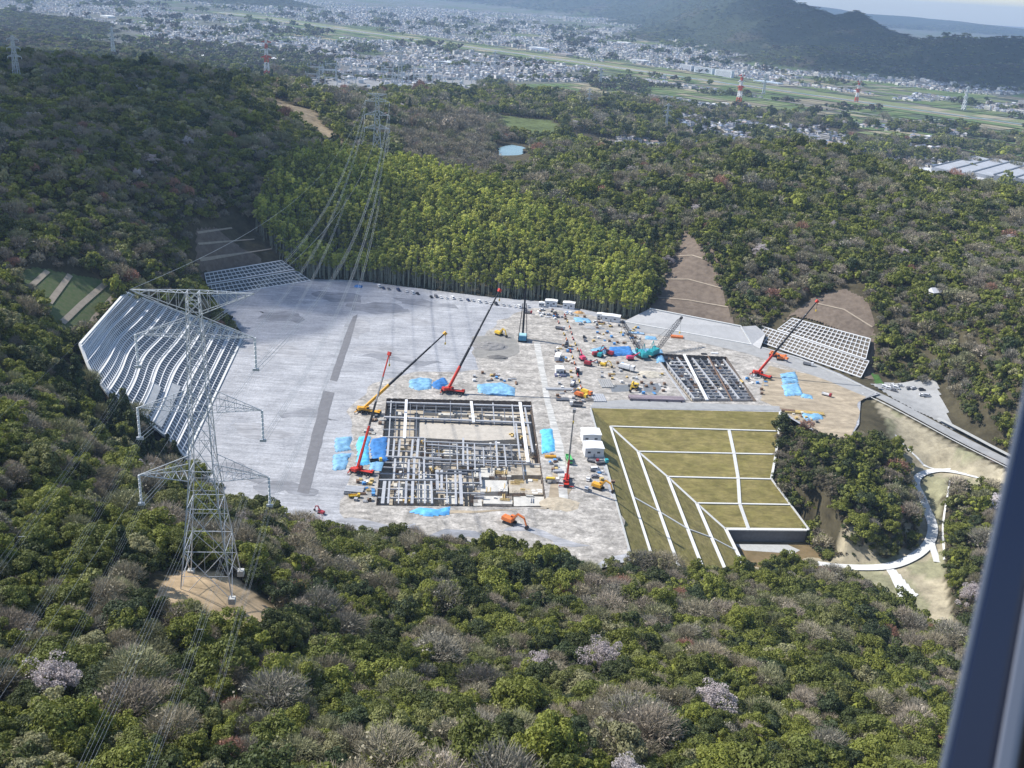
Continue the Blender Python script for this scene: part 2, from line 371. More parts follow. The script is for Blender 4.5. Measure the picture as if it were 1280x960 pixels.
# paler earth and dry grass in the valley on the right and the clearing round the pylon
PALE = PX([(1090,500,-3),(1260,590,-8),(1290,640,-8),(1180,610,-14),(1180,690,-25),(1190,760,-24),(1210,830,-24),(1130,790,-20),(1110,745,-30),(1020,712,-34),(960,722,-36),(930,718,-34),(1000,640,-24),(1040,675,-28),(1120,660,-20),(1130,600,-14),(1110,550,-8)])
ii = inpoly(X_, Y_, PALE); col[ii] = (.33, .29, .205, 1); col[ii & (vnoise(X_, Y_, 14) > .6)] = (.25, .24, .15, 1)
_pc = P(273,742,86); pr_ = np.hypot((X_-_pc[0])/13.5, (Y_-_pc[1])/15)+(vnoise(X_, Y_, 5)-.5)*.35; col[pr_ < 1] = (.42, .31, .19, 1)
SPUR = PX([(335,122,62),(395,140,56),(432,178,48),(440,192,46),(420,185,48),(380,165,52),(340,140,60)])
col[inpoly(X_, Y_, SPUR)] = (.26, .21, .14, 1)
FARM = PX([(615,146,2),(690,153,2),(706,166,4),(680,176,8),(650,172,8),(622,163,12)]); col[inpoly(X_, Y_, FARM)] = (.1, .125, .05, 1)
FG = PX([(945,170,-20),(1010,175,-30),(1000,160,-30)]) 
ca = me.color_attributes.new('soil', 'FLOAT_COLOR', 'POINT'); ca.data.foreach_set('color', col.ravel())
ter = bpy.data.objects.new('terrain', me); COL.objects.link(ter); tag(ter, kind='structure')
def ground(x, y): return terrain_h(np.atleast_1d(np.asarray(x, float)), np.atleast_1d(np.asarray(y, float)))
def g1(x, y): return float(ground(x, y)[0])

def hit(px, py, up=0.0, z0=None):
    "first point of the terrain met by the line of sight through a photograph pixel"
    d = _f+_r*(px-640)/F-_u*(py-480)/F; t = np.concatenate([np.arange(60, 1500, 3.0), np.geomspace(1500, 24000, 500)]); X = CAM[0]+d[0]*t; Y = CAM[1]+d[1]*t; Z = CAM[2]+d[2]*t
    g = ground(X, Y)+up; b = np.nonzero(Z < g)[0]
    if not len(b): return P(px, py, PLAIN)
    i = max(1, b[0]); lo, hi = t[i-1], t[i]
    tt = np.linspace(lo, hi, 24); g = ground(CAM[0]+d[0]*tt, CAM[1]+d[1]*tt); j = np.nonzero(CAM[2]+d[2]*tt < g+up)[0]; q = tt[j[0]] if len(j) else hi
    return np.array([CAM[0]+d[0]*q, CAM[1]+d[1]*q, g[j[0]] if len(j) else g[-1]])
_ones = ['zero','one','two','three','four','five','six','seven','eight','nine','ten','eleven','twelve','thirteen','fourteen','fifteen','sixteen','seventeen','eighteen','nineteen']
def nw(n):
    n = int(round(n))
    if n < 20: return _ones[max(0, n)]
    t = ['twenty','thirty','forty','fifty','sixty','seventy','eighty','ninety','hundred'][min(8, n//10-2)]; return t if n % 10 == 0 else t+'-'+_ones[n % 10]
def at_fine(px, py):
    f = lambda v: nw(int(v))+' point '+nw(int(v*10) % 10)
    return '%s percent across and %s percent down' % (f(px/12.8), f(py/9.6))
def at_words(px, py): return '%s percent across and %s percent down' % (nw(px/12.8), nw(py/9.6))
# ------------------------------------------------------------------ made ground
m_yard = mat('gravel_yard', (.235,.24,.255), .95, 0, .05, col2=(.33,.335,.35), detail=9)
m_dirt = mat('dirt', (.3,.28,.25), .95, 0, .12, col2=(.46,.43,.39), detail=10)
m_sand = mat('sandy_soil', (.34,.28,.2), .95, .12, .2, detail=8)
m_conc = mat('pale_concrete', (.43,.43,.41), .85, .08, .5)
m_white = mat('white_concrete', (.62,.62,.6), .8, .05, .8)
m_lawn = mat('dry_lawn', (.19,.165,.052), .95, 0, .12, col2=(.255,.21,.08), detail=10)
m_asph = mat('asphalt', (.2,.2,.2), .9, .12, .2, detail=7)
m_road = mat('road_grey', (.32,.32,.315), .9, .1, .2)
m_brown = mat('brown_slope', (.12,.092,.07), .95, 0, .25, col2=(.19,.15,.115), detail=9)
m_green = mat('green_slope', (.07,.11,.035), .95, 0, .4, col2=(.12,.13,.06), detail=8)
m_path = mat('path_concrete', (.5,.49,.46), .9, .1, .25, detail=8)
def poly_fill(name, outer, holes=(), z=0.0, m=None, kind='structure', **k):
    bm = bmesh.new(); es = []
    for loop in [outer]+list(holes):
        vs = [bm.verts.new((p[0], p[1], z)) for p in loop]
        for i in range(len(vs)): es.append(bm.edges.new((vs[i], vs[(i+1) % len(vs)])))
    bmesh.ops.triangle_fill(bm, edges=es, use_beauty=True, use_dissolve=False)
    for f in bm.faces:
        if f.normal.z < 0: f.normal_flip()
    me = bpy.data.meshes.new(name); bm.to_mesh(me); bm.free(); me.materials.append(m)
    o = bpy.data.objects.new(name, me); COL.objects.link(o); return tag(o, kind=kind, **k)
def wobble(poly, amp, step=4.0):
    out = []
    for i in range(len(poly)):
        a = np.array(poly[i][:2]); b = np.array(poly[(i+1) % len(poly)][:2]); n = max(1, int(np.hypot(*(b-a))/step))
        for j in range(n):
            p = a+(b-a)*j/n; out.append((p[0]+amp*(vnoise(p[0], p[1], 9)-.5)*2, p[1]+amp*(vnoise(p[0]+500, p[1], 9)-.5)*2))
    return out
def streaks(m, ang, amt=.3, sc=(.02,.35), lo=.72):
    "tyre-worn streaks multiplied into a ground material"
    n = m.node_tree; L = n.links; b = n.nodes['Principled BSDF']; src = b.inputs['Base Color'].links[0].from_socket
    g = n.nodes.new('ShaderNodeNewGeometry'); prev = src
    for k, (an, s_) in enumerate(((ang, sc), (ang+1.35, (sc[0]*1.4, sc[1]*.8)))):
        mp = n.nodes.new('ShaderNodeMapping'); mp.inputs['Rotation'].default_value = (0, 0, an); mp.inputs['Scale'].default_value = (s_[0], s_[1], 1); no = n.nodes.new('ShaderNodeTexNoise'); no.inputs['Scale'].default_value = 1; no.inputs['Detail'].default_value = 7; no.inputs['Roughness'].default_value = .7; no.inputs['Distortion'].default_value = .8
        r_ = n.nodes.new('ShaderNodeMapRange'); r_.inputs[1].default_value = .38; r_.inputs[2].default_value = .62; r_.inputs[3].default_value = lo; r_.inputs[4].default_value = 1.18
        mx = n.nodes.new('ShaderNodeVectorMath'); mx.operation = 'SCALE'; L.new(g.outputs['Position'], mp.inputs[0]); L.new(mp.outputs[0], no.inputs['Vector']); L.new(no.outputs[0], r_.inputs[0]); L.new(prev, mx.inputs[0]); L.new(r_.outputs[0], mx.inputs[3]); prev = mx.outputs[0]
    L.new(prev, b.inputs['Base Color'])
streaks(m_yard, .95, sc=(.04,.5), lo=.9); streaks(m_yard, .4, sc=(.6,.9), lo=.93); streaks(m_lawn, .2, sc=(.1,.25), lo=.8); streaks(m_dirt, 1.3, sc=(.07,.2), lo=.8); streaks(m_dirt, .3, sc=(.35,.5), lo=.78); streaks(m_sand, .8, sc=(.05,.2), lo=.86); streaks(m_path, 1.45, sc=(.05,.6), lo=.75)
streaked = [mat('darker_gravel', (.225,.23,.247), .95, .16, .12, detail=9), mat('pale_gravel', (.31,.312,.325), .95, .14, .12, detail=9)]
for q in streaked: streaks(q, .95, sc=(.05,.5), lo=.85)
poly_fill('gravel_yard', SITEW, [PIT1, PIT2], 0.0, m_yard)
def sheet(name, px, z, m, amp=1.2, kind='structure'): return poly_fill(name, wobble(PX(px, 0), amp), (), z, m, kind)
# the trodden building ground is warmer than the grey yard on the left
poly_fill('dirt_ground', wobble(PX([(470,478),(520,466),(600,462),(590,430),(625,400),(665,384),(740,394),(800,408),(860,416),(930,432),(1000,455),(1060,478),(1080,495),(1055,505),(975,512),(850,505),(736,506),(786,690),(742,706),(640,682),(560,674),(450,660),(420,640),(436,606),(440,540),(436,515)]), 2.5), [PIT1, PIT2], .012, m_dirt)
for i, (cx, cy, rx, ry, tone) in enumerate(((470,385,42,7,0),(425,372,30,5,0),(520,400,34,4,1),(345,440,40,9,1),(390,520,26,8,0),(330,540,34,10,1),(300,590,40,8,0),(480,440,40,6,1),(355,395,36,6,0),(445,410,9,14,1),(540,380,44,3,0),(500,450,50,3,0),(360,610,40,8,0),(560,668,60,4,0),(690,672,44,5,1),(470,655,44,4,1))):
    sheet('tone_patch', [(cx+rx*math.cos(a), cy+ry*math.sin(a)+.12*rx*math.cos(a)) for a in np.linspace(0, 6.283, 15)[:-1]], .016+.0045*i, streaked[tone], 7)  # irregular patches whose tone differs slightly from the yard
sheet('sandy_ground', [(960,458),(1050,474),(1088,493),(1073,502),(1072,530),(1061,547),(1036,547),(1001,529),(977,512),(950,500)], .1, m_sand, 1.5)
sheet('sandy_ground', [(560,642),(700,634),(716,610),(690,590),(682,636),(560,638)], .1, m_sand, 1.0)
for q in ([(447,393),(441,396),(432,418),(412,475),(421,477),(440,420)], [(404,488),(418,491),(386,618),(372,615)]):
    sheet('dark_gravel_strip', q, .11, mat('dark_gravel', (.17,.17,.18), .95, .1, .3, detail=8), .3)
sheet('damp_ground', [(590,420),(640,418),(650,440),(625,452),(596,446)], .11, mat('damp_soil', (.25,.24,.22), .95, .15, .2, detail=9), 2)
sheet('concrete_path', [(667,428),(675,428),(688,502),(705,560),(711,636),(700,640),(695,565),(681,502)], .125, m_path, .25)
sheet('lawn_top_gravel', [(780,500),(975,508),(975,514),(738,509),(742,503)], .13, m_road, .5)  # road-grey strip along the top edge of the lawn
sheet('haul_road', [(778,401),(830,410),(880,418),(935,431),(1000,450),(1050,470),(1092,492),(1084,497),(1040,478),(990,460),(930,441),(880,429),(780,411)], .115, m_road, .3)
def surf(name, rows, m, kind='structure', off=0, parent=None, thick=0, **k):
    n = len(rows[0]); V = [(*p[:2], p[2]+off) for r in rows for p in r]
    Fs = [(i*n+j, i*n+j+1, (i+1)*n+j+1, (i+1)*n+j) for i in range(len(rows)-1) for j in range(n-1)]
    b = MB(); b.add(V, Fs, m); o = b.build(name, m, parent, kind=kind, **k); return o
surf('lawn_embankment', lawn_up, m_lawn); surf('lawn_embankment', lawn_lo, m_lawn)
# white drains on the lawn
def channel(name, pts, wdt, m=m_white, off=.12, label=None, cat=None, group=None, hgt=.35):
    b = MB()
    for i in range(len(pts)-1):
        a, c = Vector(pts[i]), Vector(pts[i+1]); up = Vector((0, 0, off)); b.bar(a+up, c+up, wdt, hgt, m)
    return b.build(name, m, label=label, cat=cat, group=group)
GL = 'white drains on the lawn embankment'
rowtxt = ['highest', 'second', 'third', 'fourth', 'lowest']
for i in range(5):
    channel('drain_channel', [P(*LV[i]), P(*LR[i])], 1.25 if i < 4 else 1.7, label='%s of the white level drains crossing the brown lawn slope' % rowtxt[i], cat='drain', group=GL)
    channel('drain_channel', [P(*LV[i]), P(*LC[i+1])], 1.5+.25*i, label='white drain running down the left lawn face, %s from the left' % ['first','second','third','fourth','fifth'][i], cat='drain', group=GL)
channel('valley_drain', [P(*p) for p in [LV[0]]+LV[1:]], 1.4, label='white diagonal drain along the fold of the lawn', cat='drain', off=.16)
channel('down_drain', [P(911,537,-6)]+[np.array(P(*LV[i]))+(np.array(P(*LR[i]))-np.array(P(*LV[i])))*t for i, t in ((1,.695),(2,.68),(3,.46),(4,.28))], 1.8, label='wide white drain running straight down the right part of the lawn', cat='drain', off=.2)
channel('side_drain', [P(975,515,0)]+[P(*p) for p in LR[:3]], 1.3, label='white stepped drain along the right edge of the lawn', cat='drain', off=.2)
channel('side_drain', [P(*p) for p in LR[2:]], 1.0, label='white drain slanting down right of the lowest lawn panels', cat='drain', off=.2)
_dx = [np.array(P(*LV[0]))+(np.array(P(*LC[1]))-np.array(P(*LV[0])))*.61]+[np.array(P(*LV[i]))+(np.array(P(*LC[i+1]))-np.array(P(*LV[i])))*t for i, t in ((1,.57),(2,.6),(3,.56),(4,.53))]
channel('crossing_stair', _dx, .95, label='narrow white stair crossing the drains on the left lawn face', cat='stair', off=.26)
channel('edge_kerb', [P(738,510,0), P(764,605,0), P(790,700,0)], .9, m_conc, label='pale kerb between lawn and gravel on the left side', cat='kerb')
# retaining wall below the lawn
b = MB(); a, c = Vector(P(908,662,-30.1)), Vector(P(1008,663,-30.1)); b.add([a, c, c+Vector((.5, -1.5, -7.3)), a+Vector((.5, -1.5, -7.3))], [(3,2,1,0)])
rwall = empty('retaining_wall', (0,0,0), 0, 'long grey retaining wall below the lawn embankment', 'wall')
b = MB(); b.bar(a+Vector((0, .2, -3.7)), c+Vector((0, .2, -3.7)), 1.2, 7.2); b.build('wall_face', mat('grey_wall', (.16,.16,.17), .8, .1, .6), rwall)
b = MB(); b.bar(a+Vector((0, .1, .1)), c+Vector((0, .1, .1)), 1.8, .6); b.build('coping', m_white, rwall)
poly_fill('basin_floor', wobble(BASIN, .3), (), -37.0, mat('basin_soil', (.14,.105,.05), .95, 0, .2, col2=(.2,.145,.075)))
poly_fill('concrete_apron', wobble([P(918,680,-37), P(985,681,-37), P(1000,688,-37), P(992,692,-37), P(930,688,-37)], .2), (), -36.95, m_conc)
# ribbons that follow the terrain
def ribbon(name, pts, wd, m, off=.25, kind='structure', n=6, drape=False, label=None, cat=None):
    pts = [np.array(p) for p in pts]; dense = []
    for i in range(len(pts)-1):
        p0 = pts[max(0, i-1)]; p1 = pts[i]; p2 = pts[i+1]; p3 = pts[min(len(pts)-1, i+2)]
        for j in range(n):
            t = j/n; dense.append(.5*((2*p1)+(-p0+p2)*t+(2*p0-5*p1+4*p2-p3)*t*t+(-p0+3*p1-3*p2+p3)*t**3))
    dense.append(pts[-1]); rowsL = []
    for i, p in enumerate(dense):
        d = dense[min(i+1, len(dense)-1)]-dense[max(i-1, 0)]; nn = np.array([-d[1], d[0], 0]); nn /= np.linalg.norm(nn)+1e-9
        ww = wd if not callable(wd) else wd(i/(len(dense)-1))
        L_, R_ = p+nn*ww/2, p-nn*ww/2
        if drape:
            zz = ground([L_[0], R_[0]], [L_[1], R_[1]]); L_ = np.array([*L_[:2], zz[0]]); R_ = np.array([*R_[:2], zz[1]])
        rowsL.append([L_, R_])
    return surf(name, rowsL, m, kind, off, label=label, cat=cat)
ribbon('access_road', PX(ROAD), lambda t: 5.2 if t < .5 else 4.4, m_white, .12)
ribbon('access_road', PX([(1163,668,-25.4),(1166,685,-26.2),(1172,703,-27)]), lambda t: 2.5+1.5*t, m_white, .2)
RAMP = [(1107,711),(1116,710),(1131,727),(1147,744),(1136,756),(1123,769),(1117,765),(1127,751),(1117,733)]
ribbon('footpath', PX([(1022,707,-34),(1060,725,-32),(1085,738,-32),(1112,742,-32)]), 1.1, m_conc, .5, drape=True)
ribbon('footpath', PX([(1188,598,-14),(1182,640,-18),(1180,700,-26)]), .9, m_white, .4, drape=True)
ribbon('footpath', PX([(1118,548,-8),(1150,568,-10),(1190,586,-14)]), 1.2, m_white, .35, drape=True)
ribbon('main_road', PX(MROAD), 8.5, m_road, .12)
ribbon('road_kerb', PX([(q[0]-3, q[1]+6, q[2]) for q in MROAD]), .8, m_white, .5); ribbon('retaining_strip', PX([(1172,524,-3.2),(1205,541,-4.6),(1258,569,-6.8),(1330,604,-9)]), 3.2, m_conc, .9)
CARPARK = [(1088,480,-.5),(1106,478,-1),(1130,480,-1),(1166,490,-2),(1180,512,-3),(1196,538,-5),(1160,520,-3.6),(1120,500,-1.8)]
# concrete guard strip along the haul road, a thing on its own
channel('guard_kerb', PX([(940,431),(1000,449),(1050,470),(1096,492)]), 1.2, m_conc, label='pale kerb line below the framed slope on the right', cat='kerb', off=.3)
# ------------------------------------------------------------------ trees
m_bark = mat('bark', (.12,.1,.08), .95, .2, 3)
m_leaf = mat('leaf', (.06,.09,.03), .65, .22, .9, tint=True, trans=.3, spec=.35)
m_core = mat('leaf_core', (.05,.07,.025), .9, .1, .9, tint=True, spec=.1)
m_twig = mat('twig', (.2,.17,.14), .9, .15, 1.0, tint=True, spec=.1)
m_flower = mat('blossom', (.6,.5,.5), .8, .1, 1.5, tint=True, trans=.25, spec=.1)
m_culm = mat('bamboo_culm', (.42,.43,.33), .5, .2, .6)
def rnd_quads(cen, nor, size, aspect=1.0, jit=.5, r=None):
    r = r or rng; n = len(cen); nor = nor + r.normal(0, jit, (n, 3)); nor /= np.linalg.norm(nor, axis=1)[:, None]+1e-9
    t = r.normal(0, 1, (n, 3)); t -= nor*np.sum(t*nor, 1)[:, None]; t /= np.linalg.norm(t, axis=1)[:, None]+1e-9
    b = np.cross(nor, t); s = size*(.6+.8*r.random((n, 1)))
    V = np.stack([cen-t*s*aspect-b*s*.6, cen+t*s*aspect-b*s, cen+t*s*aspect*.8+b*s, cen-t*s*aspect+b*s*.7], 1).reshape(-1, 3)
    return V, np.arange(4*n).reshape(n, 4)
def crown_pts(nb, npb, R_, H_, z0, rb, seed, shape='dome'):
    r = np.random.default_rng(seed); C = []; N = []
    for i in range(nb):
        th = r.random()*6.283; 
        if shape == 'dome': v = math.sqrt(r.random()); ph = v; kr = R_*ph*(1+.24*math.sin(2*th+seed)+.14*math.sin(5*th+2*seed)); x, y = kr*math.cos(th), kr*math.sin(th); z = z0+H_*(math.sqrt(max(0, 1-ph*ph))*.85+r.normal(0, .17))
        elif shape == 'cone': t = r.random(); rr = R_*(1-t)*(.6+.4*r.random()); x, y, z = rr*math.cos(th), rr*math.sin(th), z0+H_*t
        else: t = r.random(); rr = R_*math.sin(math.pi*(.12+.8*t))**.8*(.5+.5*r.random()); x, y, z = rr*math.cos(th), rr*math.sin(th), z0+H_*t
        b = rb*(.65+.7*r.random()); d = r.normal(0, 1, (npb, 3)); d[:, 2] = d[:, 2]*.8+.35; d /= np.linalg.norm(d, axis=1)[:, None]
        rad = b*(.75+.35*r.random((npb, 1))); C.append(np.array([x, y, z])+d*rad*np.array([1, 1, .8])); N.append(d)
    return np.vstack(C), np.vstack(N), r
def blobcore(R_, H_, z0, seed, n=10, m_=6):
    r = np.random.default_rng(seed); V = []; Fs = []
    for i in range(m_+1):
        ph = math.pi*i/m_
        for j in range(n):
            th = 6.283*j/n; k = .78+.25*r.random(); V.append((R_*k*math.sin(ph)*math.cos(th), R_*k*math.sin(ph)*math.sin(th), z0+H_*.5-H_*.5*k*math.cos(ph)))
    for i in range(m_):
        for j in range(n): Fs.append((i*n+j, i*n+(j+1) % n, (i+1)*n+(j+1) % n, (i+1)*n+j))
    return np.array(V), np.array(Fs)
def join(parts):
    V = []; Q = []; MI = []; k = 0
    for v, q, mi in parts: V.append(v); Q.append(q+k); MI.append(np.full(len(q), mi)); k += len(v)
    return np.vstack(V), np.vstack(Q), np.concatenate(MI)
def segs_quads(A, B, w0, w1, r):
    d = B-A; d /= np.linalg.norm(d, axis=1)[:, None]+1e-9; t = r.normal(0, 1, A.shape); t = np.cross(d, t); t /= np.linalg.norm(t, axis=1)[:, None]+1e-9
    V = np.stack([A-t*w0, A+t*w0, B+t*w1, B-t*w1], 1).reshape(-1, 3); return V, np.arange(len(V)).reshape(-1, 4)
def trunk_parts(R_, z1, r, nl=6, rad=.28):
    A = [[0, 0, -1.5], [0, 0, z1*.5]]; B = [[0, 0, z1*.5], [r.normal(0, .3), r.normal(0, .3), z1]]
    W0 = [rad, rad*.8]; W1 = [rad*.8, rad*.4]
    for i in range(nl):
        th = r.random()*6.283; z = z1*(.45+.4*r.random()); A.append([0, 0, z]); B.append([R_*.75*math.cos(th), R_*.75*math.sin(th), z+R_*(.5+.4*r.random())]); W0.append(rad*.5); W1.append(.05)
    A, B, W0, W1 = map(np.array, (A, B, W0, W1)); V = []; Q = []; k = 0
    for dx in ((1, 0, 0), (0, 1, 0)):
        t = np.tile(np.array(dx, float), (len(A), 1)); V.append(np.stack([A-t*W0[:, None], A+t*W0[:, None], B+t*W1[:, None], B-t*W1[:, None]], 1).reshape(-1, 3)); Q.append(np.arange(4*len(A)).reshape(-1, 4)+k); k += 4*len(A)
    return np.vstack(V), np.vstack(Q)
def taper_trunk(R_, z1, r, nl=6, rad=.28):
    b = MB(); b.cyl((0, 0, -1.5), (0, 0, z1*.55), rad, 6, None, rad*.75); e = (r.normal(0, .3), r.normal(0, .3), z1); b.cyl((0, 0, z1*.55), e, rad*.75, 6, None, rad*.3)
    for i in range(nl):
        th = r.random()*6.283; z = z1*(.4+.45*r.random()); b.cyl((0, 0, z), (R_*.7*math.cos(th), R_*.7*math.sin(th), z+R_*(.4+.4*r.random())), rad*.4, 4, None, .05)
    return b.mesh('trunk', m_bark)
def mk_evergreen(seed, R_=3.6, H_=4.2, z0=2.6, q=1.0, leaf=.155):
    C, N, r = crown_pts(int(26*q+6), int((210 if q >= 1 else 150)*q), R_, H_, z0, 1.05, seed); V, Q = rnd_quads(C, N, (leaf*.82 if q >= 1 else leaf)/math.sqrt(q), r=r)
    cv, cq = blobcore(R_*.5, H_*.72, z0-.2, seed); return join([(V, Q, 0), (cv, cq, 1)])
def mk_bare(seed, R_=3.8, H_=4.5, z0=2.6, q=1.0):
    r = np.random.default_rng(seed); n = int(1500*q); th = r.random(n)*6.283; ph = np.sqrt(r.random(n)); k = .55+.45*r.random(n)
    z = z0+H_*k*np.sqrt(np.clip(1-ph*ph, 0, 1)); rad = R_*ph*(.72+.28*k)*(1+.12*np.sin(3*th+seed)); A = np.stack([rad*np.cos(th), rad*np.sin(th), z], 1)
    d = np.stack([np.cos(th)*ph, np.sin(th)*ph, np.full(n, .9)], 1)+r.normal(0, .45, (n, 3)); d /= np.linalg.norm(d, axis=1)[:, None]
    B = A+d*(.7+.8*r.random((n, 1))); wd = .035/math.sqrt(q); V, Q = segs_quads(A, B, wd, wd*.4, r)
    # limbs
    m_ = int(34); th2 = r.random(m_)*6.283; A2 = np.stack([0*th2, 0*th2, z0*(.5+.6*r.random(m_))], 1); B2 = np.stack([R_*.8*np.cos(th2)*r.random(m_)**.4, R_*.8*np.sin(th2)*r.random(m_)**.4, z0+H_*(.4+.4*r.random(m_))], 1)
    V2, Q2 = segs_quads(A2, B2, .12, .04, r); C, N, _ = crown_pts(12, int(10*q)+2, R_*.9, H_*.8, z0, 1.2, seed+5); V3, Q3 = rnd_quads(C, N, .15/math.sqrt(q), r=r)
    return join([(V, Q, 0), (V2, Q2, 0), (V3, Q3, 0)])
def mk_cherry(seed, q=1.0):
    C, N, r = crown_pts(int(44), int(120*q), 3.5, 5.0, 2.0, .8, seed); V, Q = rnd_quads(C, N, .085/math.sqrt(q), r=r, jit=.9)
    v2, q2 = trunk_parts(3.5, 5.0, r, 12, .2); return join([(V, Q, 0)])
def mk_cedar(seed, q=1.0):
    C, N, r = crown_pts(int(44*q+8), int(52*q)+4, 2.5, 10, 2.2, .8, seed, 'cone'); V, Q = rnd_quads(C, N, .2/math.sqrt(q), r=r); cv, cq = blobcore(1.6, 9, 1.8, seed)
    cv[:, :2] *= np.clip((12.5-cv[:, 2:3])/8, .1, 1.2); return join([(V, Q, 0), (cv, cq, 1)])
def mk_bamboo(seed, q=1.0):
    C, N, r = crown_pts(int(16*q+5), int(46*q)+4, 1.9, 6.6, 10.2, .85, seed, 'plume'); V, Q = rnd_quads(C, N, .19/math.sqrt(q), 1.3, r=r)
    k = (C[:, 2]-5)/8; return join([(V, Q, 0)])
def culms(seed, n=3):
    r = np.random.default_rng(seed); A = np.stack([r.normal(0, .55, n), r.normal(0, .55, n), np.full(n, -1.0)], 1); B = A*np.array([1.2, 1.2, 0])+np.array([0, 0, 15.5]); V = []; Q = []; k = 0
    for dx in ((1, 0, 0), (0, 1, 0)):
        t = np.array(dx, float)[None]; V.append(np.stack([A-t*.15, A+t*.15, B+t*.06, B-t*.06], 1).reshape(-1, 3)); Q.append(np.arange(4*n).reshape(-1, 4)+k); k += 4*n
    return np.vstack(V), np.vstack(Q)
PROTO = {}
def proto(kind, i, data, mats, trunk=None):
    PROTO.setdefault(kind, []).append((npmesh(kind+'_crown', data[0], data[1], mats, data[2]), trunk))
for i in range(5):
    r = np.random.default_rng(50+i)
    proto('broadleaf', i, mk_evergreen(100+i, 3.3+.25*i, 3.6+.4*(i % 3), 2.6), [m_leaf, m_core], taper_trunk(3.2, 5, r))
    proto('bare', i, mk_bare(200+i, 3.4+.2*i, 4+.4*(i % 3)), [m_twig], taper_trunk(3.4, 5, r, 9, .22))
for i in range(3):
    r = np.random.default_rng(70+i)
    proto('cherry', i, mk_cherry(300+i), [m_flower], taper_trunk(3.2, 5, r, 10, .22))
    proto('cedar', i, mk_cedar(400+i), [m_leaf, m_core], taper_trunk(1.5, 10, r, 4, .22))
for i in range(4):
    v, q = culms(600+i); proto('bamboo', i, mk_bamboo(500+i), [m_leaf], npmesh('culm', v, q, [m_culm]))
def lod(kind, i, q):
    if kind == 'broadleaf': a = mk_evergreen(100+i, 3.3+.25*i, 3.6+.4*(i % 3), 2.6, q, .155); ms = [m_leaf, m_core]
    elif kind == 'bare': a = mk_bare(200+i, 3.4+.2*i, 4+.4*(i % 3), q=q); ms = [m_twig]
    elif kind == 'cedar': a = mk_cedar(400+i, q); ms = [m_leaf, m_core]
    elif kind == 'cherry': a = mk_cherry(300+i, q); ms = [m_flower]
    else: a = mk_bamboo(500+i, q); v, k_ = culms(600+i); a = join([(a[0], a[1], 0), (v, k_, 1)]); ms = [m_leaf, m_culm]
    if kind in ('broadleaf', 'bare'):
        r = np.random.default_rng(i); v, k_ = trunk_parts(3.2, 5, r); a = (np.vstack([a[0], v]), np.vstack([a[1], k_+len(a[0])]), np.concatenate([a[2], np.full(len(k_), len(ms))])); ms = ms+[m_bark]
    return npmesh(kind+'_far', a[0], a[1], ms, a[2])
LODC = {}
def lodcol(kind, q, n):
    key = (kind, q)
    if key not in LODC:
        c = bpy.data.collections.new('%s_variants' % kind)
        for i in range(n):
            o = bpy.data.objects.new('%s_variant_%d' % (kind, i), lod(kind, i, q)); c.objects.link(o)
        LODC[key] = c
    return LODC[key]
def instancer(name, pts, colln, label=None, cat=None, kind='stuff', group=None):
    "pts: list of arrays x,y,z,scale,rz,variant,tint(n,3),sz"
    x, y, z, s, rz, va, ti = pts; n = len(x)
    me = bpy.data.meshes.new(name); me.vertices.add(n); me.vertices.foreach_set('co', np.stack([x, y, z], 1).astype(np.float32).ravel())
    s = np.asarray(s); s3 = s if s.ndim == 2 else np.stack([s, s, s], 1)
    for nm, tp, dat in (('sv', 'FLOAT_VECTOR', s3), ('rv', 'FLOAT_VECTOR', np.stack([0*rz, 0*rz, rz], 1))):
        a = me.attributes.new(nm, tp, 'POINT'); a.data.foreach_set('vector', dat.astype(np.float32).ravel())
    a = me.attributes.new('vi', 'INT', 'POINT'); a.data.foreach_set('value', va.astype(np.int32))
    a = me.attributes.new('tint', 'FLOAT_COLOR', 'POINT'); a.data.foreach_set('color', np.concatenate([ti, np.ones((n, 1))], 1).astype(np.float32).ravel())
    o = bpy.data.objects.new(name, me); COL.objects.link(o)
    ng = bpy.data.node_groups.new(name, 'GeometryNodeTree'); ng.interface.new_socket('Geometry', in_out='INPUT', socket_type='NodeSocketGeometry'); ng.interface.new_socket('Geometry', in_out='OUTPUT', socket_type='NodeSocketGeometry')
    N = ng.nodes; L = ng.links; gi = N.new('NodeGroupInput'); go = N.new('NodeGroupOutput'); ip = N.new('GeometryNodeInstanceOnPoints'); ci = N.new('GeometryNodeCollectionInfo')
    ci.inputs[0].default_value = colln; ci.inputs['Separate Children'].default_value = True; ci.inputs['Reset Children'].default_value = True
    def attr(nm, dt):
        q = N.new('GeometryNodeInputNamedAttribute'); q.data_type = dt; q.inputs[0].default_value = nm; return q.outputs[0]
    L.new(gi.outputs[0], ip.inputs['Points']); L.new(ci.outputs[0], ip.inputs['Instance']); ip.inputs['Pick Instance'].default_value = True
    L.new(attr('vi', 'INT'), ip.inputs['Instance Index']); L.new(attr('rv', 'FLOAT_VECTOR'), ip.inputs['Rotation']); L.new(attr('sv', 'FLOAT_VECTOR'), ip.inputs['Scale'])
    L.new(ip.outputs[0], go.inputs[0]); md = o.modifiers.new('scatter', 'NODES'); md.node_group = ng
    return tag(o, label, cat, group, kind)
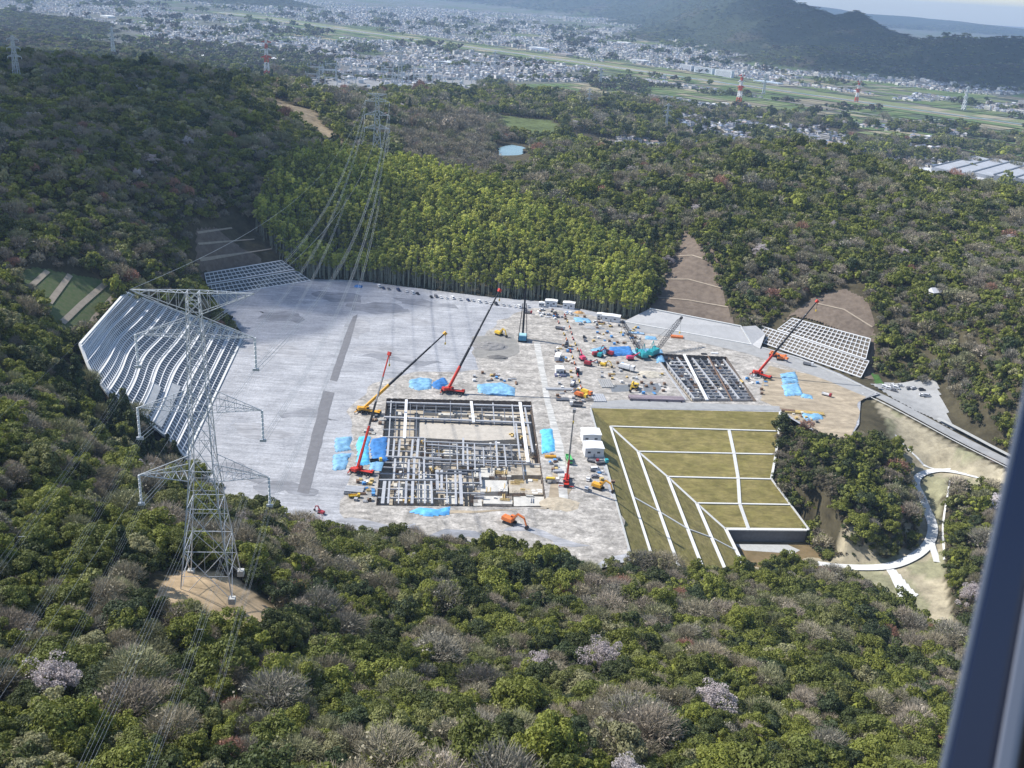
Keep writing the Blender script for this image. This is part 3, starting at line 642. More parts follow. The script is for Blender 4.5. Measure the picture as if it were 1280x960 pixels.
# ---- where trees stand
CLEAR = [SITEW, PX([(738,510,0),(977,515,0),(968,600,-18),(990,631,-24),(1014,664,-30),(1030,700,-35),(1010,712,-35),(932,722,-32),(790,706,0)]),
         [tuple(r[0]) for r in gw_rows]+[tuple(r[-1]) for r in gw_rows[::-1]]+[],
         PX([(779,404,0),(812,384,9),(852,294,36),(926,404,9),(945,425,3)]), PX([(938,428,0),(962,404,9),(1022,372,26),(1072,380,20),(1094,422,14),(1092,475,-1)]),
         PX([(262,372,0),(388,352,0),(352,324,14),(300,275,36),(246,276,46),(242,330,20)]), PX([(20,342,62),(40,336,62),(150,362,44),(100,432,36),(75,410,46)]),
         PX([(1084,500,-2),(1070,470,0),(1094,464,2),(1120,476,0),(1180,494,0),(1200,528,-3),(1340,610,-10),(1300,640,-10),(1225,604,-12),(1189,602,-14),(1183,650,-20),(1184,700,-26),(1196,770,-24),(1216,840,-22),(1150,800,-20),(1122,776,-31),(1112,748,-31),(1060,728,-31),(1020,712,-34),(1022,698,-34),(1110,700,-30),(1140,690,-28),(1150,660,-24),(1140,620,-20),(1130,590,-15),(1112,555,-9),(1075,560,-4),(1074,520,0)]),
         PX([(1185,528,2),(1250,508,20),(1270,545,6),(1262,572,-6)]), FARM, [tuple(hit(*q)[:2]) for q in ((616,180),(662,178),(668,208),(640,214),(612,210))], PX([(400,85,-8),(600,85,-8),(600,122,-4),(380,118,-4)]),
         SPUR, PX([(935,432,0),(1100,495,-1),(1100,470,3),(1060,440,8),(960,405,10)])]
sl_ = MATS
def tree_field(x, y):
    keep = np.ones(len(x), bool)
    for i, c in enumerate(CLEAR): keep &= ~inpoly(x, y, c)
    keep &= pdist(x, y, SITEW) > 2.5
    keep &= (np.hypot((x-_pc[0])/15.5, (y-_pc[1]+2)/19) > 1)
    keep &= pdist(x, y, PX(ROAD), False) > 5
    keep &= pdist(x, y, [SITEW[i] for i in range(len(SITEW))]) > 3
    return keep
def jitter_grid(x0, x1, y0, y1, sp):
    gx, gy = np.meshgrid(np.arange(x0, x1, sp), np.arange(y0, y1, sp)); gx = gx+rng.uniform(-.45, .45, gx.shape)*sp; gy = gy+rng.uniform(-.45, .45, gy.shape)*sp
    return gx.ravel(), gy.ravel()
BAMB = PX([(352,352,2),(300,300,30),(330,240,55),(400,212,48),(470,205,44),(560,228,46),(640,262,36),(720,290,28),(800,338,18),(818,372,8),(800,404,0),(690,386,0),(600,380,0),(500,368,0),(420,358,0)])
BAMB2 = PX([(1180,420,30),(1240,380,45),(1290,400,45),(1290,500,30),(1230,500,20),(1180,470,12)])
TREES = {k: [] for k in ('broadleaf', 'bare', 'cherry', 'cedar', 'bamboo')}
allx = []
for (y0, y1, sp) in ((30, 300, 4.7), (300, 470, 5.5), (470, 900, 5.3), (900, 1400, 8.0), (1400, 2700, 11.5)):
    half = .62*y1+60; gx, gy = jitter_grid(-half, half, y0, y1, sp); k = np.abs(gx) < .62*np.maximum(gy, 120)+40; gx, gy = gx[k], gy[k]
    k = tree_field(gx, gy); gx, gy = gx[k], gy[k]; inb = inpoly(gx, gy, BAMB); gx, gy = gx[~inb], gy[~inb]
    gz = ground(gx, gy); px, py, dd = proj(gx, gy, gz+4); k = (px > -120) & (px < 1400) & (py > -80) & (py < 1090) & (dd > 60)
    if y0 >= 1400: k &= (vnoise(gx, gy, 120)*.6+vnoise(gx, gy, 45)*.4 > .40+.16*(gx > 300)) | (gz > 5)
    gx, gy, gz, px, py, dd = [a[k] for a in (gx, gy, gz, px, py, dd)]
    n1 = vnoise(gx, gy, 55); n2 = vnoise(gx+900, gy, 26); u = rng.random(len(gx)); sz = np.clip(np.exp(rng.normal(-.03, .28, len(gx))), .55, 1.9)*sp/5.7*(1+.0*dd)
    bare = (n1*.3+n2*.32+u*.55) > .69
    bare |= (px > 500) & (px < 640) & (py > 150) & (py < 225) & (u < .8)
    ced = (inpoly(px, py, [(60,440),(130,470),(232,560),(236,600),(170,590),(110,520)])) & (u < .8)
    ced |= (~bare) & (u > .93)
    cher = (~bare) & (~ced) & (rng.random(len(gx)) < .004)
    for i in range(len(gx)):
        kd = 'bare' if bare[i] else 'cedar' if ced[i] else 'cherry' if cher[i] else 'broadleaf'
        if kd == 'bare' and py[i] > 300 and rng.random() < .12: kd = 'broadleaf'
        TREES[kd].append((gx[i], gy[i], gz[i], sz[i]*(1.0 if kd != 'cedar' else .85), px[i], py[i], dd[i], n2[i]))
gx, gy = jitter_grid(-600, 300, 600, 1150, 3.3); k = inpoly(gx, gy, BAMB) & (pdist(gx, gy, SITEW) > 2) & ~inpoly(gx, gy, SITEW)
for c in CLEAR[1:7]: k &= ~inpoly(gx, gy, c)
gx, gy = gx[k], gy[k]; gz = ground(gx, gy); px, py, dd = proj(gx, gy, gz)
for i in range(len(gx)): TREES['bamboo'].append((gx[i], gy[i], gz[i], rng.uniform(.68, 1.3)*(.85+.35*vnoise(gx[i:i+1], gy[i:i+1], 16)[0]), px[i], py[i], dd[i], vnoise(gx[i:i+1], gy[i:i+1], 24)[0]))
for (px_, py_, z_, s_) in ((66,862,96,1.0),(752,835,44,1.1),(672,845,50,.8),(888,885,56,1.0),(1215,755,-18,1.2),(392,668,10,1.1),(300,668,30,.8),(835,335,30,1.0),(950,325,42,1.0),(870,270,48,.9),(780,200,44,1.0),(1130,325,48,.9),(235,188,84,1.1),(700,235,40,.9),(540,218,36,1.2)):
    s_ *= 1.35; p = hit(px_, py_-10, 4*s_); x, y = p[0], p[1]
    for kd_ in TREES:
        if kd_ != 'cherry': TREES[kd_] = [t for t in TREES[kd_] if math.hypot(t[0]-x, t[1]-y) > 4.6*s_ and math.hypot(t[0]-x*.965, t[1]-y*.965) > 3.2*s_]
    TREES['cherry'].append((x, y, g1(x, y), s_, px_, py_, 200, .99))
PAL = {'broadleaf': np.array([(.145,.165,.038),(.075,.095,.03),(.2,.22,.042),(.22,.24,.045),(.075,.1,.042),(.3,.29,.15),(.21,.22,.075)]),
       'bare': np.array([(.29,.26,.185),(.27,.25,.2),(.31,.27,.19),(.25,.25,.14),(.32,.275,.215)]),
       'cedar': np.array([(.055,.08,.028),(.08,.1,.03),(.045,.068,.028)]), 'bamboo': np.array([(.36,.38,.07),(.28,.31,.065),(.43,.44,.1),(.22,.26,.055)]),
       'cherry': np.array([(.66,.61,.6),(.62,.56,.56),(.52,.46,.45)])}
PW = {'broadleaf': [.25,.15,.25,.15,.08,.05,.07]}
NAMES = {'broadleaf': 'broadleaf_tree', 'bare': 'leafless_tree', 'cedar': 'cedar_tree', 'bamboo': 'bamboo_clump', 'cherry': 'cherry_tree'}
NV = {'broadleaf': 5, 'bare': 5, 'cherry': 3, 'cedar': 3, 'bamboo': 4}
TL = {'broadleaf': ['mid green broadleaf tree','dark green broadleaf tree','fresh green broadleaf tree','bright yellow-green broadleaf tree','bluish green broadleaf tree','pale olive broadleaf tree','soft green broadleaf tree'],
      'bare': ['grey-brown leafless tree','grey leafless tree','reddish brown leafless tree','olive-grey budding leafless tree','rosy brown leafless tree'],
      'cedar': ['dark green pointed cedar','olive green pointed cedar','blackish green pointed cedar'],
      'bamboo': ['yellow-green bamboo clump','green bamboo clump','bright yellow-green bamboo clump','deep green bamboo clump'], 'cherry': ['white-pink blossoming cherry tree','pink blossoming cherry tree','dusty pink blossoming cherry tree']}
def where(px, py, kd):
    if kd == 'bamboo': return 'with bare stems at the %s of the bamboo grove edge above the yard' % ('left part' if px < 520 else 'middle' if px < 680 else 'right end')
    if py > 860: a = 'at the bottom edge of the photo'
    elif py > 760: a = 'on the lower part of the near hillside'
    elif py > 640: a = 'on the near hillside just below the construction site'
    elif py > 430: a = 'beside the construction site'
    else: a = 'on the far hillside'
    b = 'far left' if px < 200 else 'left' if px < 450 else 'centre' if px < 800 else 'right' if px < 1050 else 'far right'
    return a+', '+b
LIM = {'broadleaf': 290, 'bare': 230, 'cedar': 90, 'bamboo': 280, 'cherry': 60}
for kd, L_ in TREES.items():
    a = np.array(L_); pal = PAL[kd]; pw = PW.get(kd); ti_i = rng.choice(len(pal), len(a), p=pw)
    tint = pal[ti_i]*rng.uniform(.82, 1.2, (len(a), 1))
    if kd == 'bamboo': tint = pal[ti_i]*rng.uniform(.85, 1.15, (len(a), 1))*(.62+.85*a[:, 7:8])
    # redder young leaves on a few trees
    if kd == 'bare':
        rr = rng.random(len(a)) < .025; tint[rr] = np.array([.34,.19,.14])*rng.uniform(.8, 1.2, (rr.sum(), 1))
    onscr = (a[:, 4] > -20) & (a[:, 4] < 1215+(965-a[:, 5])*.0) & (a[:, 5] > 0) & (a[:, 5] < 975)
    key = np.where(onscr, a[:, 6]/a[:, 3], 1e6)
    if kd == 'cherry': key = np.where(a[:, 7] == .99, a[:, 6]*.01, key)
    order = np.argsort(key); ind = order[:LIM[kd]]; ind = ind[key[ind] < 1e5]; rest = np.setdiff1d(np.arange(len(a)), ind)
    protos = PROTO[kd]; used = {}
    for i in ind:
        x, y, z, s, px, py, dd, _ = a[i]; vi = int(rng.integers(NV[kd])); lab = TL[kd][ti_i[i]]+', '+at_fine(px, py-8)
        e = bpy.data.objects.new(NAMES[kd], None); COL.objects.link(e); e.location = (x, y, z-.2); e.rotation_euler = (0, 0, rng.random()*6.28); sz_ = s*rng.uniform(.9, 1.1)
        e.scale = (s*rng.uniform(.84, 1.22), s*rng.uniform(.84, 1.22), sz_); e.empty_display_size = .5
        tag(e, lab[:110], {'bamboo': 'bamboo', 'cedar': 'cedar', 'cherry': 'cherry tree'}.get(kd, 'tree'), NAMES[kd].replace('_', ' ')+'s '+where(px, py, kd).split(',')[0])
        c = bpy.data.objects.new('crown' if kd != 'bamboo' else 'foliage', protos[vi][0]); COL.objects.link(c); c.parent = e; c['tint'] = [float(t) for t in tint[i]]
        c = bpy.data.objects.new('trunk' if kd != 'bamboo' else 'stem', protos[vi][1]); COL.objects.link(c); c.parent = e
    r_ = a[rest]; t_ = tint[rest]
    for (d0, d1, q, nm) in ((0, 520, .75, 'near'), (520, 1e9, .3, 'far')):
        k = (r_[:, 6] >= d0) & (r_[:, 6] < d1)
        if not k.any(): continue
        b_ = r_[k]; n_ = len(b_); s_ = b_[:, 3]; s3 = np.stack([s_*rng.uniform(.84, 1.22, n_), s_*rng.uniform(.84, 1.22, n_), s_*rng.uniform(.8, 1.25, n_)], 1)
        instancer({'broadleaf': 'broadleaf_forest', 'bare': 'leafless_woodland', 'cedar': 'cedar_wood', 'bamboo': 'bamboo_grove', 'cherry': 'blossoming_woodland'}[kd],
                  (b_[:, 0], b_[:, 1], b_[:, 2]-.2, s3, rng.random(n_)*6.28, rng.integers(0, NV[kd], n_), t_[k]), lodcol(kd, q, NV[kd]),
                  label={'broadleaf': 'green broadleaf forest covering the %s hills', 'bare': 'grey-brown leafless woodland mixed through the %s hills', 'cedar': 'dark pointed cedars scattered over the %s hills', 'bamboo': 'dense yellow-green bamboo grove behind the %s yard', 'cherry': 'scattered blossoming cherries on the %s hills'}[kd] % ('nearer' if nm == 'near' else 'farther'),
                  cat='forest')
    print(kd, len(a))
# undergrowth between the trees
gx, gy = jitter_grid(-360, 360, 40, 520, 2.6); k = (np.abs(gx) < .6*np.maximum(gy, 120)+30) & tree_field(gx, gy); gx, gy = gx[k], gy[k]
gz = ground(gx, gy); n_ = len(gx); pl = np.array([(.09,.12,.04),(.16,.14,.09),(.07,.09,.03),(.2,.17,.12)]); 
instancer('undergrowth', (gx, gy, gz-.8, rng.uniform(.22, .5, n_), rng.random(n_)*6.28, rng.integers(0, 5, n_), pl[rng.integers(0, 4, n_)]), lodcol('broadleaf', .3, 5), label='low green and brown undergrowth between the trees', cat='undergrowth')
print('undergrowth', n_)

gx, gy = jitter_grid(120, 240, 380, 570, 3.0); px, py, dd = proj(gx, gy, ground(gx, gy)); k = inpoly(px, py, [(978,516),(1000,528),(1040,548),(1060,560),(1050,640),(1045,690),(1012,672),(992,634),(970,600)]) & tree_field(gx, gy); gx, gy = gx[k], gy[k]; n_ = len(gx)
if n_: instancer('shrubs', (gx, gy, ground(gx, gy)-.6, rng.uniform(.4, .85, n_), rng.random(n_)*6.28, rng.integers(0, 5, n_), pl[rng.integers(0, 4, n_)]), lodcol('broadleaf', .75, 5), label='thick olive shrubs on the bank right of the lawn', cat='shrubs')
# ------------------------------------------------------------------ cut slopes
def drape(name, px, m, off=.35, step=1.6, amp=1.0, kind='structure'):
    poly = wobble([P(*q) for q in px], amp); xs = [p[0] for p in poly]; ys = [p[1] for p in poly]
    gx = np.arange(min(xs), max(xs)+step, step); gy = np.arange(min(ys), max(ys)+step, step); X, Y = np.meshgrid(gx, gy); Z = ground(X.ravel(), Y.ravel())+off
    n = len(gx); I = np.arange(len(gx)*len(gy)).reshape(len(gy), n); Q = np.stack([I[:-1, :-1], I[:-1, 1:], I[1:, 1:], I[1:, :-1]], -1).reshape(-1, 4)
    V = np.stack([X.ravel(), Y.ravel(), Z], 1); c = V[Q].mean(1); Q = Q[inpoly(c[:, 0], c[:, 1], poly)]
    u, inv = np.unique(Q, return_inverse=True); me = npmesh(name, V[u], inv.reshape(-1, 4), [m], smooth=True); o = bpy.data.objects.new(name, me); COL.objects.link(o); return tag(o, kind=kind)
m_berm = mat('berm_earth', (.36,.3,.23), .95, .1, .3)
drape('brown_cut_slope', [(779,400,0),(812,386,9),(870,398,9),(926,408,9),(906,365,20),(885,310,34),(868,293,37),(848,294,37),(832,330,28),(815,372,14)], m_brown)
drape('brown_cut_slope', [(972,402,13),(1000,382,22),(1020,373,26),(1055,376,24),(1078,392,20),(1094,422,14),(1092,474,0),(1078,470,0),(1086,425,14),(990,398,14)], m_brown)
drape('brown_cut_slope', [(245,280,46),(270,275,44),(300,290,36),(340,318,20),(356,326,12),(256,343,13),(246,320,28)], m_brown)
drape('brown_cut_slope', [(1186,528,2),(1215,512,14),(1256,526,18),(1264,562,0),(1240,556,0)], m_brown)
drape('green_terrace', [(22,346,62),(40,337,62),(100,345,56),(150,361,44),(125,395,40),(100,427,36),(70,405,46),(45,375,56)], m_green)
def track(px, wd, m=m_berm, name='berm_path', off=.75): 
    pts = []
    for i in range(len(px)-1):
        for t in np.linspace(0, 1, 8)[:(8 if i == len(px)-2 else 7)]:
            q = lerp3(px[i], px[i+1], t); pts.append(hit(q[0], q[1]))
    ribbon(name, pts, wd, m, off, n=1, drape=True)
for q in ([(822,350,22),(860,350,22),(905,362,20)], [(832,322,30),(865,320,30),(890,328,30)], [(815,372,12),(860,376,14),(910,385,14)]): track(q, 1.0)
for q in ([(1020,380,24),(1055,388,22),(1090,410,16)],): track(q, 1.0)
for q in ([(247,292,42),(290,286,40)], [(248,306,34),(318,300,30)], [(250,326,22),(340,312,20)]): track(q, 1.2)
for q in ([(88,345,55),(62,380,50)], [(132,356,48),(104,380,44),(78,405,44)], [(150,364,44),(118,400,40),(103,428,36)], [(60,340,58),(36,362,58)]): track(q, 3.0)
m_panel = mat('slope_panel', (.14,.15,.165), .6, .18, .5, spec=.4); m_infill = mat('slope_infill', (.12,.1,.075), .95, .25, .8); m_infg = mat('slope_infill_grey', (.1,.11,.11), .95, .25, .8)
m_beam = mat('frame_beam', (.7,.7,.7), .8, .06, 1); m_shot = mat('shotcrete', (.42,.42,.42), .9, .07, .25, detail=8); m_bermw = mat('berm_concrete', (.5,.5,.49), .85, .12, .25, detail=7)
fs = empty('framed_slope', (0, 0, 0), 0, 'huge white framed cut slope with many narrow terraces left of the grey yard', 'slope', None)
NL = GW_N; TS = 49
def gws(s, t, z): p = gw(s, t); return Vector((p[0], p[1], z))
lat = MB(); face = MB()
for k in range(NL):
    s0, s1 = k/NL, (k+1)/NL; sb = s0+(s1-s0)*.24; z0 = GW_Z*(1-s0); z1 = GW_Z*(1-s1); ts = np.linspace(0, 1, TS)
    bb = MB(); bb.add([gws(s0, t, z0-.02) for t in ts]+[gws(sb, t, z0-.25) for t in ts], [(i, i+1, TS+i+1, TS+i) for i in range(TS-1)]); bb.build('berm', m_bermw, fs)
    rows_ = [0, .5, 1.0]
    grid = [[gws(sb+(s1-sb)*q, t, z0-.25+(z1-z0+.25)*q) for t in ts] for q in rows_]
    for a in range(2): face.add(grid[a]+grid[a+1], [(i, i+1, TS+i+1, TS+i) for i in range(TS-1)])
    up = Vector((0, 0, .18))
    for a in range(3):
        for i in range(TS-1): lat.bar(grid[a][i]+up, grid[a][i+1]+up, .6 if a != 1 else .5, .3)
    for i in range(0, TS):
        lat.bar(grid[0][i]+up*.9, grid[2][i]+up*.9, .6, .3)
        if i < TS-1:
            mdl = [(g[i]+g[i+1])/2+up*.9 for g in grid]; lat.bar(mdl[0], mdl[2], .42, .28) if TS > 60 else None
face.build('slope_face', m_panel, fs); lat.build('beam_lattice', m_beam, fs)
# kerb round the slope
b = MB()
for line in ([gw(s, 0) for s in np.linspace(0, 1, 30)], [gw(s, 1) for s in np.linspace(0, 1, 30)], [gw(1, t) for t in np.linspace(0, 1, 14)], [gw(0, t) for t in np.linspace(0, 1, 14)]):
    for i in range(len(line)-1): b.bar(Vector(line[i])+Vector((0, 0, .3)), Vector(line[i+1])+Vector((0, 0, .3)), 1.4 if line is not None else 1, .9)
b.build('edge_kerb', m_white, fs)
b = MB()
for s, t0, t1 in ((.60, .74, .985), (.72, .66, .985)):
    A = [gws(s-.03, t, GW_Z*(1-s+.03)+1.2) for t in np.linspace(t0, t1, 8)]; B = [gws(s+.045, t, GW_Z*(1-s-.045)+1.6) for t in np.linspace(t0, t1, 8)]
    b.add(A+B, [(i, i+1, 9+i, 8+i) for i in range(7)])
b.build('concrete_apron', m_bermw, fs)
def frame_slope(name, quad, nu, nv, label, m_in, bw=.5):
    (a, b_), (c, d) = [[Vector(p) for p in r] for r in quad]; root = empty(name, (0, 0, 0), 0, label, 'slope', 'framed slopes')
    S = lambda u, v: (a.lerp(b_, u)).lerp(c.lerp(d, u), v)
    f = MB(); f.add([S(0, 0), S(1, 0), S(1, 1), S(0, 1)], [(0, 1, 2, 3)]); f.build('slope_face', m_in, root); l = MB(); up = Vector((0, -.1, .25))
    for i in range(nu+1): l.bar(S(i/nu, 0)+up, S(i/nu, 1)+up, bw*.8, .5)
    for j in range(nv+1): l.bar(S(0, j/nv)+up*1.1, S(1, j/nv)+up*1.1, bw if 0 < j < nv else bw*2.2, .5)
    l.build('beam_lattice', m_beam, root); return root
frame_slope('framed_slope', CR1, 26, 5, 'lower tier of the white framed brown slope right of the red crane', m_infill)
frame_slope('framed_slope', CR2, 20, 5, 'upper tier of the white framed brown slope right of the red crane', m_infill)
_B = [[Vector(p) for p in r] for r in BK]; mid = [_B[0][i].lerp(_B[1][i], .48) for i in (0, 1)]; mid2 = [_B[0][i].lerp(_B[1][i], .56) for i in (0, 1)]
frame_slope('framed_slope', [_B[0], mid], 24, 3, 'lower tier of white grid frames behind the pylon top at the yard corner', m_infg)
frame_slope('framed_slope', [mid2, _B[1]], 20, 3, 'upper tier of white grid frames behind the pylon top at the yard corner', m_infg)
# shotcrete wall
sw = empty('shotcrete_wall', (0, 0, 0), 0, 'pale smooth concrete faced slope under the brown triangular cut', 'wall')
f = MB(); A, B = [[Vector(p) for p in r] for r in SH]; f.add([A[0], A[1], B[1], B[0]], [(0, 1, 2, 3)]); f.build('wall_face', m_shot, sw)
l = MB(); l.bar(B[0]+Vector((0, 0, .3)), B[1]+Vector((0, 0, .3)), 1.2, .6); l.bar(A[0]+Vector((0, -.5, .3)), A[1]+Vector((0, -.5, .3)), 1.2, .7); l.bar(A[1]+Vector((0,0,.3)), B[1]+Vector((0,0,.3)), 1.0, .6); l.build('coping', m_white, sw)
f = MB(); f.add([P(940,431,.3), P(950,436,.3), P(957,417,6), P(945,407,9), P(928,408,9)], [(0, 1, 2), (0, 2, 4), (2, 3, 4)]); f.build('concrete_shoulder', m_shot, sw)
drape('car_park', CARPARK, m_road, .5)
drape('access_ramp', [(*q, float(hit(*q)[2])) for q in RAMP], m_white, .45, .8, .2)
drape('grass_bank', [(1090,462,3),(1100,464,3),(1106,480,0),(1094,478,0)], mat('fresh_grass', (.06,.13,.03), .95, .2, .5), .6)
# pond
pz_ = float(hit(640,194)[2])+1.2
pd = poly_fill('pond_water', wobble([P(q[0], q[1], pz_) for q in [(624,184),(640,181),(656,184),(654,192),(640,198),(622,198)]], 3), (), pz_, mat('pond_water', (.12,.2,.22), .12, .1, .05, spec=.8))
# ------------------------------------------------------------------ the plain: fields, river, town
RA = np.array(P(427,37,PLAIN)[:2]); RB = np.array(P(1280,157,PLAIN)[:2]); RD = (RB-RA)/np.linalg.norm(RB-RA); RN = np.array([-RD[1], RD[0]])
if RN[1] < 0: RN = -RN
def st(x, y): return (x-RA[0])*RD[0]+(y-RA[1])*RD[1], (x-RA[0])*RN[0]+(y-RA[1])*RN[1]
def xy(s, t): return RA[0]+RD[0]*s+RN[0]*t, RA[1]+RD[1]*s+RN[1]*t
def mz(x, y, off): return g1(x, y)+off
fm = [mat('field_green', (.10,.15,.045), .95, .2, .02), mat('field_pale_green', (.15,.18,.07), .95, .2, .02), mat('field_tan', (.27,.24,.15), .95, .2, .02), mat('field_brown', (.19,.17,.12), .95, .2, .02), mat('field_dark', (.075,.1,.05), .95, .2, .02)]
fb = [MB() for _ in fm]
def quad(s0, s1, t0, t1, k, off):
    c = [xy(s0, t0), xy(s1, t0), xy(s1, t1), xy(s0, t1)]; zz = ground([p[0] for p in c], [p[1] for p in c]); 
    if zz.max() > PLAIN+12: return
    fb[k].add([(c[i][0], c[i][1], zz[i]+off) for i in range(4)], [(0, 1, 2, 3)])
FARMZ = []
def farm(s, t):
    "where farmland lies rather than houses"
    a = (np.abs(t) < 270+160*(vnoise(s, t, 900)-.5)) 
    return a | (vnoise(s+3000, t, 520) > .68) | ((t > 0) & (t < 620) & (s > 2300) & (vnoise(s, t, 380) > .5))
s = -200.0
while s < 7500:
    ds = rng.uniform(60, 150)
    for t in np.arange(-1500, 1700, 46):
        if abs(t) < 120: continue
        if farm(np.array([s]), np.array([t]))[0] and rng.random() < .93:
            a = rng.uniform(0, 6)
            quad(s+4, s+ds-6, t+2, t+42, int(rng.choice(5, p=[.36,.26,.12,.12,.14])), 1.5)
    s += ds
for t0, t1, k, off in ((-118,-62,0,2.6),(-62,-34,2,2.9),(-10,22,2,2.9),(22,40,3,2.8),(40,118,1,2.6)):
    s = -1500
    while s < 7500:
        n_ = 12*(vnoise(np.array([s*1.0]), np.array([0.0]), 300)[0]-.5); quad(s, s+101, t0+n_, t1+n_, k if rng.random() > .25 else int(rng.choice([0,1,2])), off); s += 100
for i, q in enumerate(fb): q.build('farm_fields' if i != 2 else 'river_banks', fm[i], kind='structure')
b = MB(); s = -1500
while s < 7500:
    n_ = 12*(vnoise(np.array([s*1.0]), np.array([0.0]), 300)[0]-.5); n2_ = 12*(vnoise(np.array([s+100.0]), np.array([0.0]), 300)[0]-.5); c = [xy(s, -34+n_), xy(s+100, -34+n2_), xy(s+100, -10+n2_), xy(s, -10+n_)]; b.add([(*p, PLAIN+4.6) for p in c], [(0, 1, 2, 3)]); s += 100
b.build('river_water', mat('river_water', (.2,.22,.22), .25, 0, 1), kind='structure')
m_town = mat('town_road', (.3,.3,.3), .9, .1, .02)
for k_, (s0, t0, s1, t1, wd) in enumerate(((1200,-500,1500,700,9),(2600,-600,2900,900,9),(4200,-500,4400,900,9),(3500,-500,3650,800,7),(0,-300,7000,-330,8),(0,420,7000,380,8),(5200,-400,5300,700,8),(600,-600,900,-100,8))):
    pts = [(*xy(s0+(s1-s0)*i/24, t0+(t1-t0)*i/24), 0) for i in range(25)]; ribbon('country_road', pts, wd, m_town, 3.2, n=1, drape=True)
# houses
WALLC = [(.62,.6,.56),(.5,.47,.42),(.66,.66,.66),(.4,.36,.32),(.58,.53,.47)]
ROOFC = [(.14,.15,.18),(.2,.2,.22),(.26,.2,.17),(.16,.2,.27),(.3,.3,.31),(.1,.1,.12)]
m_hw = mat('house_wall', (.6,.57,.52), .8, .25, .02); m_hr = mat('house_roof', (.2,.2,.23), .6, tint=True); m_win = mat('window_glass', (.05,.06,.08), .15, spec=.6)
def house_mesh(i):
    r = random.Random(i); W_, D_, H_ = r.uniform(8, 12), r.uniform(7, 9.5), r.choice([3.2, 5.6, 5.8]); b = MB()
    b.box((0, 0, H_/2-.5), (W_, D_, H_+1), None, m_hw); e = .7; pk = H_+r.uniform(1.6, 2.6)
    v = [(-W_/2-e, -D_/2-e, H_-.1), (W_/2+e, -D_/2-e, H_-.1), (W_/2+e, D_/2+e, H_-.1), (-W_/2-e, D_/2+e, H_-.1), (-W_/2+(2.2 if i % 2 else -.5), 0, pk), (W_/2-(2.2 if i % 2 else -.5), 0, pk)]
    b.add(v, [(0, 1, 5, 4), (2, 3, 4, 5), (1, 2, 5), (3, 0, 4), (3, 2, 1, 0)], m_hr)
    for z in ([1.5] if H_ < 4 else [1.5, 4.2]):
        for x in (-W_*.28, W_*.22):
            for sy in (-1, 1): b.box((x, sy*(D_/2+.02), z), (1.8, .08, 1.2), None, m_win)
        for sx in (-1, 1): b.box((sx*(W_/2+.02), 0, z), (.08, 1.6, 1.1), None, m_win)
    if i % 3 == 0: b.box((W_*.3, D_*.55, 1.2), (4, 4, 3.2), None, m_hw)
    return b
def block_mesh(i):
    r = random.Random(90+i); W_, D_, H_ = (26, 14, 9) if i == 0 else (34, 20, 7) if i == 1 else (22, 11, 15); b = MB(); b.box((0, 0, H_/2), (W_, D_, H_), None, m_hw)
    b.box((0, 0, H_+.25), (W_+.6, D_+.6, .5), None, m_hr); b.box((W_*.2, 0, H_+1.4), (4, 4, 1.8), None, m_hw)
    for z in np.arange(1.8, H_-1, 3.1):
        for sy in (-1, 1): b.box((0, sy*(D_/2+.03), z), (W_*.92, .08, 1.2), None, m_win)
    return b
hc = bpy.data.collections.new('house_variants'); hm = []
for i in range(6): me = house_mesh(i).mesh('house'); hm.append(me); hc.objects.link(bpy.data.objects.new('house_variant_%d' % i, me))
for i in range(3): me = block_mesh(i).mesh('block'); hc.objects.link(bpy.data.objects.new('house_variant_%d' % (6+i), me))
HX, HY, HS, HV = [], [], [], []
for (y0, y1, sp) in ((1450, 2600, 19), (2600, 4200, 17.5), (4200, 6500, 24), (6500, 10500, 36)):
    half = .6*y1; gx, gy = jitter_grid(-half, half, y0, y1, sp); k = (np.abs(gx) < .58*gy+30); gx, gy = gx[k], gy[k]
    gz = ground(gx, gy); px, py, dd = proj(gx, gy, gz); k = (px > -15) & (px < 1295) & (py > -12) & (py < 215); gx, gy, gz, px, py = [a[k] for a in (gx, gy, gz, px, py)]
    s_, t_ = st(gx, gy); den = vnoise(gx+70, gy, 260)*.55+vnoise(gx, gy, 95)*.45
    if y0 < 2000: k = (gz < -8) & (den > .5) & ~inpoly(gx, gy, FARM)
    else: k = (gz < PLAIN+11) & ~farm(s_, t_) & (np.abs(t_) > 125) & (den > .34) 
    if y0 >= 2000: k |= (np.abs(t_) > 130) & (vnoise(s_+80, t_, 170) > .84) & (gz < PLAIN+8)
    k &= rng.random(len(gx)) < (.93 if y0 < 6000 else .8)
    k &= ~((px < 420) & (py > 40+.07*px) & (vnoise(gx, gy, 140) < .72))
    HX.append(gx[k]); HY.append(gy[k]); n_ = k.sum(); u = rng.random(n_); v = rng.integers(0, 6, n_); big = u < (.045 if y0 > 2000 else .01); v[big] = rng.integers(6, 9, big.sum()); HV.append(v)
    HS.append(rng.uniform(.8, 1.12, n_)*(1 if sp < 30 else 1.35))
HX, HY, HS, HV = [np.concatenate(a) for a in (HX, HY, HS, HV)]; HZ = ground(HX, HY); n_ = len(HX); print('houses', n_)
hpx, hpy, hdd = proj(HX, HY, HZ)
rc = np.array(ROOFC); ht = rc[rng.choice(6, n_, p=[.3,.24,.12,.12,.12,.1])]*rng.uniform(.8, 1.3, (n_, 1)); wh = rng.random(n_) < .1; ht[wh] = (.62,.62,.62)
rot = math.atan2(RD[1], RD[0])+(rng.random(n_) < .5)*math.pi/2+rng.normal(0, .12, n_)
ok = (hpx > 0) & (hpx < 1270) & (hpy > 5); key = np.where(ok & (HV < 6), hdd, 1e9); order = np.argsort(key)[:285]
rcol = {}
